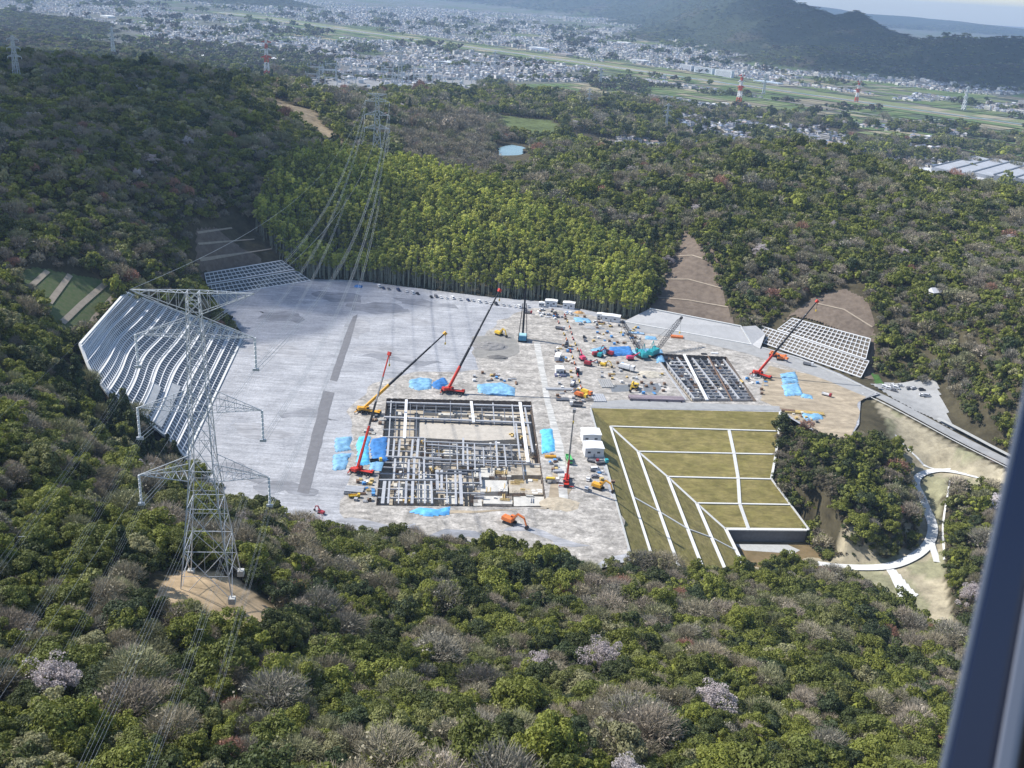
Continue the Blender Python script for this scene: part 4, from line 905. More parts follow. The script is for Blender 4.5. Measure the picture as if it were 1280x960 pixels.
for i in order:
    ci = int(np.argmin(np.abs(rc-ht[i]).sum(1))); nm = ['dark blue-grey','grey','brown','blue','pale grey','near-black'][ci] if not wh[i] else 'white'
    x_, y_ = hpx[i], hpy[i]
    w1 = 'below the far pylons' if x_ < 500 else 'beyond the ridge' if x_ < 850 else 'behind the right ridge' if x_ < 1100 else 'by the factory'
    o = bpy.data.objects.new('house', hm[HV[i]]); COL.objects.link(o); o.location = (HX[i], HY[i], HZ[i]+.4); o.rotation_euler = (0, 0, rot[i]); o.scale = (HS[i],)*3; o['tint'] = [float(c) for c in ht[i]]
    tag(o, '%s-roofed house, %s' % (nm, at_fine(x_, y_)), 'house', 'houses of the villages beyond the ridge')
kk = np.ones(n_, bool); kk[order] = False
instancer('town_houses', (HX[kk], HY[kk], HZ[kk]+.4, HS[kk], rot[kk], HV[kk], ht[kk]), hc, label='thousands of small grey-roofed houses of the town across the plain', cat='town')
# trees of the plain and the far mountains
TX, TY, TV, TS_ = [], [], [], []
for (y0, y1, sp, kk_) in ((1600, 2600, 14, 0), (2600, 3400, 22, 0), (2300, 4500, 34, 0), (4500, 8000, 60, 0), (2900, 6500, 26, 1), (6500, 11500, 44, 1), (11500, 15500, 80, 1)):
    half = .6*y1; gx, gy = jitter_grid(-half, half, y0, y1, sp); gz = ground(gx, gy); px, py, dd = proj(gx, gy, gz); k = (px > -15) & (px < 1295) & (py > -12) & (py < 230); gx, gy, gz, px, py = gx[k], gy[k], gz[k], px[k], py[k]
    s_, t_ = st(gx, gy); nz = vnoise(gx, gy, 110)
    if kk_: k = gz > PLAIN+14
    else: k = (nz > (.62 if y0 < 2000 else .72)) & (np.abs(t_) > 120) & ((gz < 2) | (y0 > 2000)) & (rng.random(len(gx)) < .8)
    if not kk_ and y0 > 2000: k |= (px < 420) & (py > 38+.07*px) & (nz > .25)
    TX.append(gx[k]); TY.append(gy[k]); TS_.append(rng.uniform(.9, 1.7, k.sum())*sp/15*(1 if not kk_ else .95))
TX, TY, TS_ = [np.concatenate(a) for a in (TX, TY, TS_)]; n_ = len(TX); TZ = ground(TX, TY); print('plain trees', n_)
pal = PAL['broadleaf']*np.array([.75,.8,.9]); tt = pal[rng.integers(0, len(pal), n_)]; fl = rng.random(n_) < .35; tt[fl] = np.array([.085,.075,.06]); s3 = np.stack([TS_, TS_, TS_*np.where(TZ > PLAIN+14, np.where(TY > 5200, .22, .5), .8)], 1)
instancer('distant_woods', (TX, TY, TZ-.5, s3, rng.random(n_)*6.28, rng.integers(0, 5, n_), tt), lodcol('broadleaf', .12, 5), label='distant dark woods on the mountains and groves among the town', cat='forest')
# long factory at the right
def pbox(b, A, B, C_, h, z, m):
    "box whose plan is the parallelogram A, B, C"
    A, B, C_ = [Vector((q[0], q[1], z)) for q in (A, B, C_)]; D = A+(C_-B); up = Vector((0, 0, h)); vs = [A, B, C_, D]; b.add(vs+[v+up for v in vs], [(0,1,5,4),(1,2,6,5),(2,3,7,6),(3,0,4,7),(4,5,6,7)], m)
fa = empty('factory', (0, 0, 0), 0, 'long white factory with grey sawtooth roofs behind the right ridge', 'factory')
fz = -42.0; b = MB(); O = np.array(P(1100,214,fz)); E1 = np.array(P(1296,240,fz))-O; E2 = np.array(P(1178,198,fz))-np.array(P(1108,214,fz)); E2[0] *= 1
b1 = MB(); pbox(b1, O, O+E1*.62, O+E1*.62+E2*.35, 12, fz-8, None); b1.build('front_hall', mat('factory_white', (.62,.63,.65), .6, .05, .05), fa)
for i in range(6):
    b1 = MB(); o_ = O+E1*(.26+.135*i)+E2*.2; q = E1*.125; A = [Vector(o_), Vector(o_+q), Vector(o_+q+E2*.85), Vector(o_+E2*.85)]; up = Vector((0, 0, 9)); up2 = Vector((0, 0, 12))
    b1.add([Vector((v.x, v.y, fz-8)) for v in A]+[A[0]+up2, A[1]+up, A[2]+up, A[3]+up2], [(0,1,5,4),(1,2,6,5),(2,3,7,6),(3,0,4,7),(4,5,6,7)]); rb = b1.build('roof_bay', mat('factory_roof', (.4,.41,.43), .6, .08, .05), fa); b1 = MB(); b1.bar(Vector((o_[0], o_[1], fz+12.4)), Vector((o_[0]+.9*E2[0]*.93, o_[1]+E2[1]*.84, fz+12.4)), 3.5, 1.2); b1.build('skylight', mat('skylight', (.1,.11,.13), .4), rb)
b1 = MB(); pbox(b1, O+E1*.5+E2*-.02, O+E1*.9+E2*-.02, O+E1*.9+E2*.1, 7, fz-8, None); b1.build('loading_dock', mat('dock_dark', (.1,.13,.2), .5), fa)
def big_building(name, px, py, w_, d_, h_, col, label, rz=None, cat='building', roof=None):
    p = hit(px, py); z = p[2]; e = empty(name, (p[0], p[1], z), (math.atan2(RD[1], RD[0]) if rz is None else rz), label, cat, 'large buildings on the plain'); b = MB(); b.box((0, 0, h_/2-1), (w_, d_, h_+2)); b.build('wall', mat('bw_%.2f%.2f%.2f' % col, col, .7, .05, .05), e)
    rc_ = roof or (.5,.5,.5); b = MB(); b.prism([(-w_/2-.5, h_), (w_/2+.5, h_), (w_/2+.5, h_+.4), (0, h_+1.8), (-w_/2-.5, h_+.4)], -d_/2-.5, d_/2+.5); b.build('roof', mat('br_%.2f%.2f%.2f' % rc_, rc_, .6, .05, .05), e)
    b = MB()
    for zz in np.arange(2, h_-1, 3.5): 
        for sy in (-1, 1): b.box((0, sy*(d_/2+.04), zz), (w_*.9, .1, 1.3))
    b.build('window_band', m_win, e)
for a in (('warehouse',255,73,70,30,9,(.3,.5,.5),'teal-walled warehouse with white roof beyond the left hills',None,'warehouse',(.7,.7,.7)),('warehouse',345,77,80,34,9,(.7,.7,.7),'long white warehouse beside the red and white pylon',None,'warehouse',(.72,.72,.72)),
          ('warehouse',318,80,46,26,8,(.7,.7,.68),'small white warehouse next to the long one by the left pylon',None,'warehouse',(.7,.7,.7)),('factory_hall',680,64,120,50,10,(.35,.38,.45),'wide blue-grey factory hall by the river bridge',None,'factory',(.28,.33,.42)),
          ('factory_hall',672,62,80,40,10,(.7,.7,.7),'white-roofed factory hall left of the river bridge',None,'factory',(.72,.72,.72)),('factory_hall',705,70,70,40,9,(.4,.35,.33),'brown-roofed factory hall nearest the river bridge',None,'factory',(.34,.3,.28)),
          ('apartment_block',880,92,90,16,22,(.62,.66,.72),'pale blue-white apartment block beyond the fields on the right',None,'apartments',None),('apartment_block',905,96,80,16,24,(.66,.68,.72),'tall pale apartment block left of the red and white pylon',None,'apartments',None),
          ('apartment_block',858,88,60,16,20,(.6,.62,.66),'lower pale apartment block at the left of the apartment row',None,'apartments',None),('school',760,42,90,18,14,(.72,.7,.64),'cream school building in the middle of the far town',None,'school',None),
          ('warehouse',800,78,80,40,9,(.6,.6,.6),'grey-roofed warehouse among fields in the middle distance',None,'warehouse',(.6,.6,.6)),('warehouse',780,55,90,30,10,(.7,.7,.7),'white warehouse in the dense far town',None,'warehouse',(.75,.75,.75)),
          ('farm_shed',560,80,60,30,7,(.6,.62,.66),'long pale shed beside the river fields',None,'shed',(.6,.64,.68)),
          ('warehouse',135,22,110,40,9,(.72,.72,.7),'white warehouse far away at the upper left',None,'warehouse',(.75,.75,.75)),('greenhouse',960,104,110,30,5,(.5,.56,.62),'long blue-grey greenhouse row in the fields',None,'greenhouse',(.45,.52,.6)),('greenhouse',955,95,120,26,5,(.5,.55,.6),'second long greenhouse row nearer the apartments',None,'greenhouse',(.5,.56,.64))):
    big_building(*a)
for px, py, lab in ((598,140,'white house with orange roof beside the round dark tree'),(1165,368,'lone pale-roofed house in the woods of the right hill'),(1264,300,'small pale house at the right edge of the hill')):
    p = hit(px, py, 3)
    o = bpy.data.objects.new('house', hm[1]); COL.objects.link(o); o.location = (p[0], p[1], g1(p[0], p[1])+2.5); o.rotation_euler = (0, 0, .5); o['tint'] = [.5,.5,.52] if px > 1000 else [.5,.25,.15]; tag(o, lab, 'house'); o.scale = (1.1,)*3
# ------------------------------------------------------------------ lattice towers
m_steel = mat('galvanised_steel', (.56,.58,.6), .45, .05, .5, metal=.35); m_red = mat('red_paint', (.55,.07,.03), .5); m_wht = mat('white_paint', (.78,.78,.78), .5)
m_ins = mat('insulator', (.72,.73,.74), .3)
def tower(loc, rz, H_, wb, wt, arms, label, name='power_pylon', cat='pylon', group=None, nseg=9, th=.3, bands=None, topspan=None, instr=4.5, waist=None, scale_arm=1.0, detail=True):
    "arms: (height, half span, depth)"
    e = empty(name, loc, rz, label, cat, group)
    def wd(z):
        if waist and z < waist[0]: return wb+(waist[1]-wb)*(z/waist[0])
        if waist: return waist[1]+(wt-waist[1])*((z-waist[0])/(H_-waist[0]))
        return wb+(wt-wb)*z/H_
    zs = [0]; q = 1.0
    tot = sum(.86**i for i in range(nseg)); 
    for i in range(nseg): zs.append(zs[-1]+H_*(.86**i)/tot)
    bodies = {}
    def B(i): 
        k = 0 if not bands else (i % 2)
        return bodies.setdefault(k, MB())
    legs = [MB() for _ in range(4)]
    for i in range(nseg):
        z0, z1 = zs[i], zs[i+1]; a, c = wd(z0)/2, wd(z1)/2; m0 = (z0+z1)/2
        lo = [Vector((sx*a, sy*a, z0)) for sx, sy in ((-1,-1),(1,-1),(1,1),(-1,1))]; hi = [Vector((sx*c, sy*c, z1)) for sx, sy in ((-1,-1),(1,-1),(1,1),(-1,1))]; b = B(i); mm = (m_red if i % 2 == 0 else m_wht) if bands else m_steel
        for j in range(4):
            legs[j].bar(lo[j], hi[j], th*1.5*(1-.4*z0/H_), None, mm); k = (j+1) % 4
            b.bar(lo[j], hi[k], th*.75, None, mm); b.bar(lo[k], hi[j], th*.75, None, mm); b.bar(hi[j], hi[k], th*.75, None, mm)
            if detail and i < 5:
                ml = (lo[j]+lo[k])/2; mh = (hi[j]+hi[k])/2; x_ = (lo[j]+hi[k]+lo[k]+hi[j])/4; q1 = (lo[j]+hi[j])/2; q2 = (lo[k]+hi[k])/2
                b.bar(q1, x_, th*.45, None, mm); b.bar(q2, x_, th*.45, None, mm); b.bar(x_, mh, th*.45, None, mm); b.bar(q1, mh.lerp(hi[j], .5), th*.4, None, mm); b.bar(q2, mh.lerp(hi[k], .5), th*.4, None, mm)
    for l in legs: l.build('leg', None, e)
    for k, b in bodies.items(): b.build('lattice', None, e)
    tips = []
    for ai, (z, sp, dp) in enumerate(arms):
        w_ = wd(z)/2
        for s in (-1, 1):
            b = MB(); tip = Vector((s*sp, 0, z)); mm = (m_red if ai % 2 == 0 else m_wht) if bands else m_steel; z2 = z+dp
            for sy in (-1, 1):
                r0 = Vector((s*w_, sy*w_, z)); r1 = Vector((s*wd(z2 if dp > 0 else z+dp)/2, sy*wd(z+dp)/2, z+dp)); b.bar(r0, tip, th*.9, None, mm); b.bar(r1, tip, th*.9, None, mm)
                n = 5 if detail else 3; pr = None
                for i in range(1, n+1):
                    t = i/(n+1); a1 = r0.lerp(tip, t); a2 = r1.lerp(tip, t); b.bar(a1, a2, th*.5, None, mm); b.bar(r0.lerp(tip, (i-1)/(n+1)), a2, th*.5, None, mm)
            if detail:
                for i in range(0, 6):
                    t = i/6; a1 = Vector((s*w_, -w_, z)).lerp(tip, t); a2 = Vector((s*w_, w_, z)).lerp(tip, t); a3 = Vector((s*w_, w_, z)).lerp(tip, min(1, t+1/6)); b.bar(a1, a2, th*.5, None, mm); b.bar(a1, a3, th*.5, None, mm)
            ca_ = b.build('crossarm', None, e)
            if dp > 0 and instr:
                ib = MB(); n = 7 if detail else 1
                for i in range(n): ib.cyl(tip+Vector((0, 0, -instr*i/n)), tip+Vector((0, 0, -instr*(i+.78)/n)), .3 if detail else .3, 6, m_ins)
                if detail: ib.box(tuple(tip+Vector((0, 0, -instr-.3))), (1.5, .5, .6), None, m_steel); ib.bar(tip, tip+Vector((0, 0, -instr)), .14, None, m_steel)
                ib.build('insulator_string', None, ca_); tips.append((s, ai, tip+Vector((0, 0, -instr-.4))))
            else: tips.append((s, ai, tip))
    M_ = Matrix.Translation(Vector([float(v) for v in loc])) @ Matrix.Rotation(rz, 4, 'Z')
    return e, {(s, i): M_@t for s, i, t in tips}
T1 = Vector(hit(264,733))
T2 = Vector(hit(471,203))
dr = (T2-T1); ang = math.atan2(dr.y, dr.x)-math.pi/2
ARMS1 = [(31,15.2,4.6),(48.5,14.2,4.4),(66.5,13.2,4.2),(77,13.6,-5)]
e1, tp1 = tower(T1, ang+.0, 77, 12.5, 2.6, ARMS1, 'tall grey lattice pylon standing in the sandy clearing on the near hillside', nseg=12, th=.17, waist=(33, 5.6), instr=7.5)
e2, tp2 = tower(T2, ang, 72, 11, 3, [(36,13.5,4),(50,13.2,4),(64,12.8,4),(72,10,-2.5)], 'grey lattice pylon rising behind the bamboo grove', nseg=8, th=.42, waist=(34, 6), instr=6, detail=False)
fb_ = MB()
for sx in (-1, 1):
    for sy in (-1, 1): fb_.box((sx*6.25, sy*6.25, .1), (1.6, 1.6, 1.6))
fb_.build('footing', m_conc, e1)
T0 = T1-dr.normalized()*360; T0.z = 120
print('T1', T1, 'T2', T2)
def off0(v): return T0+(v-T1)
m_wire = mat('power_wire', (.4,.41,.42), .4, 0, 1, metal=.3)
def span(a, c, sag, n=26, rad=.07, bundle=1, label='', group=None):
    b = MB(); a = Vector(a); c = Vector(c); d = (c-a).normalized(); side = d.cross(Vector((0, 0, 1))).normalized()
    offs = [Vector((0, 0, 0))] if bundle == 1 else [side*.5*sx+Vector((0, 0, .5*sz)) for sx in (-1, 1) for sz in (-1, 1)]
    for o in offs:
        pr = None
        for i in range(n+1):
            t = i/n; p = a.lerp(c, t)+o-Vector((0, 0, 4*sag*t*(1-t)))
            if pr is not None: b.cyl(pr, p, rad, 4)
            pr = p
    if bundle > 1:
        for i in range(1, 5):
            t = i/5; p = a.lerp(c, t)-Vector((0, 0, 4*sag*t*(1-t))); b.box(tuple(p), (1.3, 1.3, .2)) if False else b.bar(p-side*.5, p+side*.5, .07)
    b.build('power_line', m_wire, label=label, cat='power line', group=group or 'power lines of the tall pylons')
an = ['lower', 'middle', 'upper', 'top']
for (s, i), p in tp1.items():
    lr = 'left' if s < 0 else 'right'; q = tp2[(s, i)]
    span(p, q, 36 if i < 3 else 26, 40, .045 if i < 3 else .05, 4 if i < 3 else 1, 'wires from the %s %s arm of the near pylon towards the far pylon' % (an[i], lr))
    span(p, off0(p), 14 if i < 3 else 9, 26, .014, 4 if i < 3 else 1, 'wires from the %s %s arm of the near pylon sinking out of the lower left' % (an[i], lr))
# wires of the second circuit beyond the far pylon
T3 = Vector(P(500,108,-8)); T3.z = g1(T3.x, T3.y)
def far_tower(px, py, H_, label, bands=None, th=.55, wb=None, rz=0.0, group='distant pylons'):
    p = hit(px, py)
    return tower((p[0], p[1], g1(p[0], p[1])), rz, H_, wb or H_*.13, H_*.035, [(H_*.56, H_*.15, H_*.045), (H_*.74, H_*.145, H_*.045), (H_*.92, H_*.13, H_*.045)], label, nseg=6, th=th, bands=bands, instr=H_*.06, detail=False, group=group)
far_tower(334, 101, 92, 'red and white banded pylon behind the left wooded ridge', True, .9)
far_tower(923, 131, 84, 'red and white banded pylon at the village behind the right ridge', True, 1.1, rz=.4)
far_tower(1070, 128, 66, 'faint red pylon standing in the far fields under the mountain', True, 1.0)
far_tower(954, 118, 62, 'slim grey pylon in the fields right of the banded one', None, .9)
far_tower(1204, 138, 70, 'pale grey pylon near the right edge of the fields', None, 1.0, rz=.5)
far_tower(142, 68, 70, 'pale grey pylon on the slope at the upper left', None, .8)
far_tower(22, 104, 48, 'grey pylon at the extreme left edge on the dark hill', None, .3)
far_tower(618, 88, 62, 'grey pylon right of the substation on the river edge', None, .9)
far_tower(750, 108, 56, 'small grey pylon in the middle on the wooded rise', None, .8)
far_tower(832, 165, 52, 'thin grey pylon in the valley behind the right ridge', None, .55, wb=4)
far_tower(735, 140, 46, 'thin grey pylon by the farm fields in the middle', None, .5, wb=4)
far_tower(500, 108, 88, 'grey pylon just behind the substation yard', None, .7)
# substation
SB = empty('substation_yard', (0, 0, 0)); bpy.data.objects.remove(SB)
drape('substation_ground', [tuple([q[0], q[1], hit(*q)[2]]) for q in ((376,94),(440,86),(520,86),(600,92),(600,114),(520,118),(470,114),(400,112))], mat('substation_gravel', (.24,.24,.24), .95, .15, .05), 1.0, 14, 6)
gp = MB(); gh = 17.0
def gantry():
    e = empty('substation_gantry', (0, 0, 0), 0, '', 'gantry', 'steel gantries of the substation')
    for x in (-14, 14):
        b = MB()
        for sx, sy in ((-1,-1),(1,-1),(1,1),(-1,1)): b.bar((x+sx*1.3, sy*1.3, 0), (x+sx*.6, sy*.6, 24), .8)
        for z in range(0, 20, 4): b.bar((x-1.2, -1.2, z), (x+1.1, -1.1, z+4), .5); b.bar((x+1.2, 1.2, z), (x-1.1, 1.1, z+4), .5)
        b.build('column', m_steel, e)
    b = MB(); b.bar((-14, -.6, gh), (14, -.6, gh), .8); b.bar((-14, .6, gh), (14, .6, gh), .8); b.bar((-14, 0, gh+1.4), (14, 0, gh+1.4), .8)
    for x in range(-14, 14, 4): b.bar((x, -.6, gh), (x+2, 0, gh+1.4), .22); b.bar((x+2, 0, gh+1.4), (x+4, .6, gh), .22)
    b.build('beam', m_steel, e)
    for x in (-9, 0, 9): b = MB(); b.cyl((x, 0, gh), (x, 0, gh-4), .35, 6); b.build('insulator', m_ins, e)
    return e
g0 = gantry(); first = True; cnt = 0
for iy, py in enumerate((89, 95, 101, 107)):
    for ix, px in enumerate(range(392, 596, 22)):
        if rng.random() < .18: continue
        p = hit(px+rng.uniform(-6, 6), py+rng.uniform(-1.5, 1.5))
        lab = 'grey steel gantry in the %s substation row, %s' % (['rearmost','second','third','front'][iy], ['far left','left end','left','left of middle','middle','right of middle','right','right side','right end','far right'][min(9, ix)])
        if first: g0.location = (p[0], p[1], g1(p[0], p[1])); g0.rotation_euler = (0, 0, .12); g0['label'] = lab; first = False
        else: copy_tree(g0, (p[0], p[1], g1(p[0], p[1])), .12+rng.normal(0, .03), lab, scale=float(rng.uniform(.85, 1.35)))
def transformer():
    e = empty('transformer', (0, 0, 0), 0, '', 'transformer', 'transformers of the substation'); b = MB(); b.box((0, 0, 3), (9, 5, 6), None, None, .95); tk_ = b.build('tank', mat('transformer_grey', (.5,.53,.56), .5), e)
    b = MB()
    for k in range(6): b.box((-4+1.6*k, 3.4, 2.6), (.5, 1.6, 4.4))
    b.build('radiator', mat('transformer_fin', (.42,.45,.48), .5), e)
    for x in (-3, 0, 3): b = MB(); b.cyl((x, 0, 6), (x*1.3, 0, 9.5), .35, 8, None, .2); b.build('bushing', m_ins, tk_)
    b = MB(); b.cyl((-3.5, -1.5, 7), (3.5, -1.5, 7), .8, 10); b.build('conservator', m_wht, e); return e
t0 = transformer(); first = True; k = 0
for iy, py in enumerate((88, 93, 99, 105, 111)):
    for ix, px in enumerate(range(398, 600, 20)):
        if rng.random() < .3: continue
        p = hit(px+rng.uniform(-8, 8), py+rng.uniform(-2, 2)); z = g1(p[0], p[1]); lab = '%s in the %s substation row, %s percent across the photo' % (['pale grey transformer','blue-grey transformer'][k % 2], ['rear','second','third','fourth','front'][iy], nw(px/12.8)); k += 1
        if first: t0.location = (p[0], p[1], z); t0['label'] = lab; first = False
        else: copy_tree(t0, (p[0], p[1], z), float(rng.choice([0, 1.57]))+.1, lab, scale=float(rng.uniform(.8, 1.5)))
big_building('control_building', 497, 100, 40, 14, 8, (.8,.8,.8), 'white control building in the middle of the substation', .1, 'building', (.8,.8,.8))
big_building('control_building', 572, 111, 26, 14, 8, (.75,.77,.8), 'white control building at the right front of the substation', .1, 'building', (.78,.8,.82))
# ------------------------------------------------------------------ the foundation pits
m_pitfl = mat('pit_floor', (.33,.28,.21), .95, 0, .25, col2=(.5,.45,.37), detail=9); m_pitw = mat('sheet_pile', (.16,.13,.11), .8, .2, .8)
m_strut = mat('strut_grey', (.4,.41,.43), .6, .08, .5); m_foot = mat('footing_concrete', (.55,.53,.48), .9, .08, .5); m_rebar = mat('rebar_brown', (.2,.13,.09), .9, .3, 1.5); m_ply = mat('plywood', (.55,.4,.16), .8, .15, 1)
m_strutd = mat('strut_dark', (.14,.15,.17), .6, .1, .5)
def pit(name, poly, depth, label):
    e = empty(name, (0, 0, 0), 0, label, 'foundation pit'); Q = [Vector((p[0], p[1], 0)) for p in poly]; dn = Vector((0, 0, -depth)); cen = sum(Q, Vector())/4
    b = MB(); b.add([q+dn for q in Q], [(3, 2, 1, 0)]); o = b.build('pit_floor', m_pitfl, e)
    for i in range(4):
        b = MB(); a, c = Q[i], Q[(i+1) % 4]; n = max(2, int((c-a).length/1.6)); inw = (cen-(a+c)/2).normalized()
        vs = []
        for j in range(n+1):
            p = a.lerp(c, j/n)+inw*(.0 if j % 2 else .5); vs += [p+Vector((0, 0, .25)), p+dn]
        b.add(vs, [(2*j, 2*j+1, 2*j+3, 2*j+2) for j in range(n)]); b.build('sheet_pile_wall', m_pitw, e)
    return e
p1 = pit('foundation_pit', PIT1, 6, 'large rectangular foundation pit full of grey struts and concrete footings in the middle')
def sg(root, name, x0, y0, x1, y1, z, w_, h_, m):
    b = MB(); b.bar(P(x0, y0, z), P(x1, y1, z), w_, h_, m); b.build(name, m, root)
for a in ((483,503,664,508,.2,1.4,.8,0),(484,507,664,512,-1.2,.9,.8,1),(480,521.5,664,529,.2,1.5,.9,0),(481,525,662,532,-1.4,1,.8,1),(478,546.5,530,547.5,.3,.9,.7,0),(478,570.5,552,573,.2,.9,.7,0),(474,600,548,600,.2,.9,.7,0),
          (478,537,520,537,.1,.5,.6,0),(530,566,640,572,.1,.6,.6,0),(536,578,640,583,-.5,.6,.6,0),(546,592,584,592,.3,1.5,.9,1),(474,584,520,586,-.4,.6,.6,0),(545,603,600,604,0,.7,.7,0),(545,616,606,617,.1,.7,.7,0),(534,556,590,560,.2,.9,.8,0),(560,588,600,589,.3,1.2,.9,1),(528,552,652,557,.1,.8,.7,0),(530,560,655,565,-.3,.6,.6,1),(528,574,660,577,.1,.7,.6,0),(530,581,600,583,0,.5,.6,1),(600,578,680,581,-.4,.6,.6,0),(476,556,530,557,-.2,.5,.5,1),(476,563,530,565,0,.5,.5,0),(476,578,540,580,.1,.6,.6,0),(474,592,550,594,-.2,.6,.6,0),(472,611,560,613,0,.5,.5,0),(472,622,560,624,-.3,.6,.6,0),(486,511,560,514,-1,.5,.5,1),(560,514,664,519,-1,.5,.5,1)):
    sg(p1, 'strut', a[0], a[1], a[2], a[3], a[4], a[5], a[6], m_strutd if a[7] else m_strut)
for x0, y0, x1, y1, w_ in ((508,500,505.5,548,1.5),(589,502,592,528,1.5),(650,503,660,578,1.7)): sg(p1, 'steel_girder', x0, y0, x1, y1, .9, w_, .8, m_wht)
for x, y0, x1, y1, w_ in ((489,501,486,549,.6),(521,507,520,548,.5),(486,549,484,572,1.1),(493,550,491,573,1.0),(500,550,498,572,1.1),(516,550,514,573,1.1),(523,549,521,573,1.3),(494,574,492,600,1.0),(511,575,510,600,1.1),(518,574,517,600,1.2),(530,575,530,600,.9),
        (481,602,478,630,1.6),(487,602,485,630,1.0),(508,602,507,630,1.1),(516,602,515,630,1.4),(539,602,540,630,1.0),(546,588,547,612,1.5),(552,588,552,612,1.2),(575,588,577,631,1.6),(569,588,570,631,1.0),(579,548,579,582,1.0),(584,556,585,590,.9),(620,552,622,584,.9),
        (563,502,563,528,.5),(616,504,618,530,.6),(640,506,644,548,.6),(656,510,666,566,1.0),(645,530,650,574,.9),(600,590,601,606,.9),(531,548,531,574,.6),(548,552,549,574,.5),(562,553,563,580,.5),(604,560,605,583,.6),(540,553,541,588,.5),(571,555,572,588,.6),(593,555,594,592,.6),(613,556,615,590,.5),(630,556,633,584,.7),(638,556,641,580,.4),(652,575,655,600,.5),(505,574,504,600,.5),(524,575,524,600,.6),(499,602,498,630,.6),(523,602,523,630,.5),(531,602,531,630,.8),(558,590,559,630,.6),(590,590,592,612,.5),(530,507,529,527,.4),(545,508,545,527,.4),(576,509,577,528,.4),(602,510,604,529,.5),(630,511,632,530,.4),(495,503,494,548,.4),(513,505,512,548,.4)): sg(p1, 'strut', x, y0, x1, y1, .05+rng.uniform(-.3, .2), w_, .8, m_strut if w_ > .5 else m_strutd)
# the tan slab and blocks
def block(root, name, px, z0, z1, m):
    pts = [P(q[0], q[1], z1) for q in px]; n = len(pts); vs = [(p[0], p[1], z0) for p in pts]+[(p[0], p[1], z1) for p in pts]
    b = MB(); b.add(vs, [(i, (i+1) % n, n+(i+1) % n, n+i) for i in range(n)]+[tuple(range(n, 2*n))], m); return b.build(name, m, root)
block(p1, 'soil_bench', [(524,529),(643,533),(646,549),(600,551),(560,549),(523,547)], -6, -1.2, mat('bench_soil', (.46,.42,.36), .95, .1, .3, detail=9))
block(p1, 'soil_bench', [(590,558),(640,559),(643,570),(594,568)], -6, -3.4, mat('bench_grey', (.3,.29,.28), .95, .2, .5, detail=9))
for i, q in enumerate(((530,512,22,4),(548,516,20,3),(566,514,18,4),(606,516,22,4),(628,519,18,3),(494,514,9,5),(540,512,12,3),(586,519,10,3))):
    x, y, w_, h_ = q; block(p1, 'footing', [(x, y),(x+w_, y+.5),(x+w_, y+h_),(x, y+h_-.5)], -6, -4.2, m_foot)
fr = random.Random(4)
rowsf = [(592,585,40,12),(634,580,50,14),(540,560,26,10),(570,575,20,8),(600,600,34,14),(636,600,40,16),(560,600,16,12),(604,620,36,10),(642,620,40,12),(680-24,604,22,14),(592,624,10,10),(556,620,14,10),(492,604,16,22),(520,604,18,24),(524,590,14,10),(490,576,18,8),(500,590,10,8),(562,562,12,7),(588,572,12,6),(612,566,12,6)]
for x, y, w_, h_ in rowsf:
    sk = (x-575)*.03; block(p1, 'footing', [(x, y),(x+w_, y+fr.uniform(-1, 1)),(x+w_+h_*.06, y+h_),(x+h_*.04, y+h_+fr.uniform(-1, 1))], -6, fr.uniform(-3.6, -1.6), m_foot if fr.random() < .8 else m_pitfl)
for i in range(150):     # reinforcement cages and column stubs standing on the footings
    x = fr.uniform(482, 678); y = fr.uniform(552, 628); p = P(x, y, -3)
    if i % 3 == 0:
        b = MB(); s_ = fr.uniform(1, 2)
        for k in range(6):
            for j in (0, 1): b.bar((p[0]-s_+k*s_*.4, p[1]-s_+j*2*s_, -4.5), (p[0]-s_+k*s_*.4, p[1]-s_+j*2*s_, -1.4+fr.uniform(-.5, .5)), .16)
            b.bar((p[0]-s_, p[1]-s_+k*s_*.4, -2.4), (p[0]+s_, p[1]-s_+k*s_*.4, -2.4), .14)
        b.build('rebar_cage', m_rebar, p1)
    elif i % 3 == 1: b = MB(); b.box((p[0], p[1], -3.2), (fr.uniform(.8, 3.5), fr.uniform(.8, 2.5), 3)); b.build('column_stub', m_foot if fr.random() < .6 else mat('bleached_concrete', (.72,.7,.66), .9, .05, 1), p1)
    else:
        b = MB(); n = fr.randint(2, 4); dx, dy = (1, 0) if fr.random() < .6 else (0, 1)
        for k in range(n): b.box((p[0]+dy*k*.9, p[1]+dx*k*.9, -2.2+.2*(k % 2)), (4.5*dx+.35, 4.5*dy+.35, .4))
        b.build('timber_form', m_ply if fr.random() < .3 else m_strut, p1)
for x, y in ((530,552),(541,586),(508,626),(516,622),(650,546),(640,543)): p = P(x, y, -1); b = MB(); b.box((p[0], p[1], -1), (3.5, 1.2, .9)); b.box((p[0], p[1]-1, -1), (1.2, 4, .9)); b.build('timber_form', m_ply, p1)
p2 = pit('foundation_pit', PIT2, 5, 'smaller foundation pit with slanting rows of grey concrete walls beyond the lawn')
for i, x in enumerate(np.linspace(824, 900, 9)):
    x1 = 868+(x-824)*.98; sg(p2, 'foundation_wall', x, 444+i*.2, min(x1, 943), 500, -2.6, .6 if i % 2 else 1.0, 2.2, m_strutd if i % 2 else m_strut)
for y in np.linspace(447, 499, 15):
    t = (y-444)/56; sg(p2, 'cross_wall', 822+44*t, y, 904+38*t, y+1.5, -2.8+.3*(int(y) % 2), .45, 1.6, m_strut if int(y) % 2 else m_strutd)
sg(p2, 'steel_girder', 855, 443, 884, 500, .6, 1.6, .8, m_wht); sg(p2, 'strut', 838, 452, 862, 452.5, .4, .5, .4, m_wht); sg(p2, 'strut', 838, 456, 864, 456.5, .4, .5, .4, m_wht)
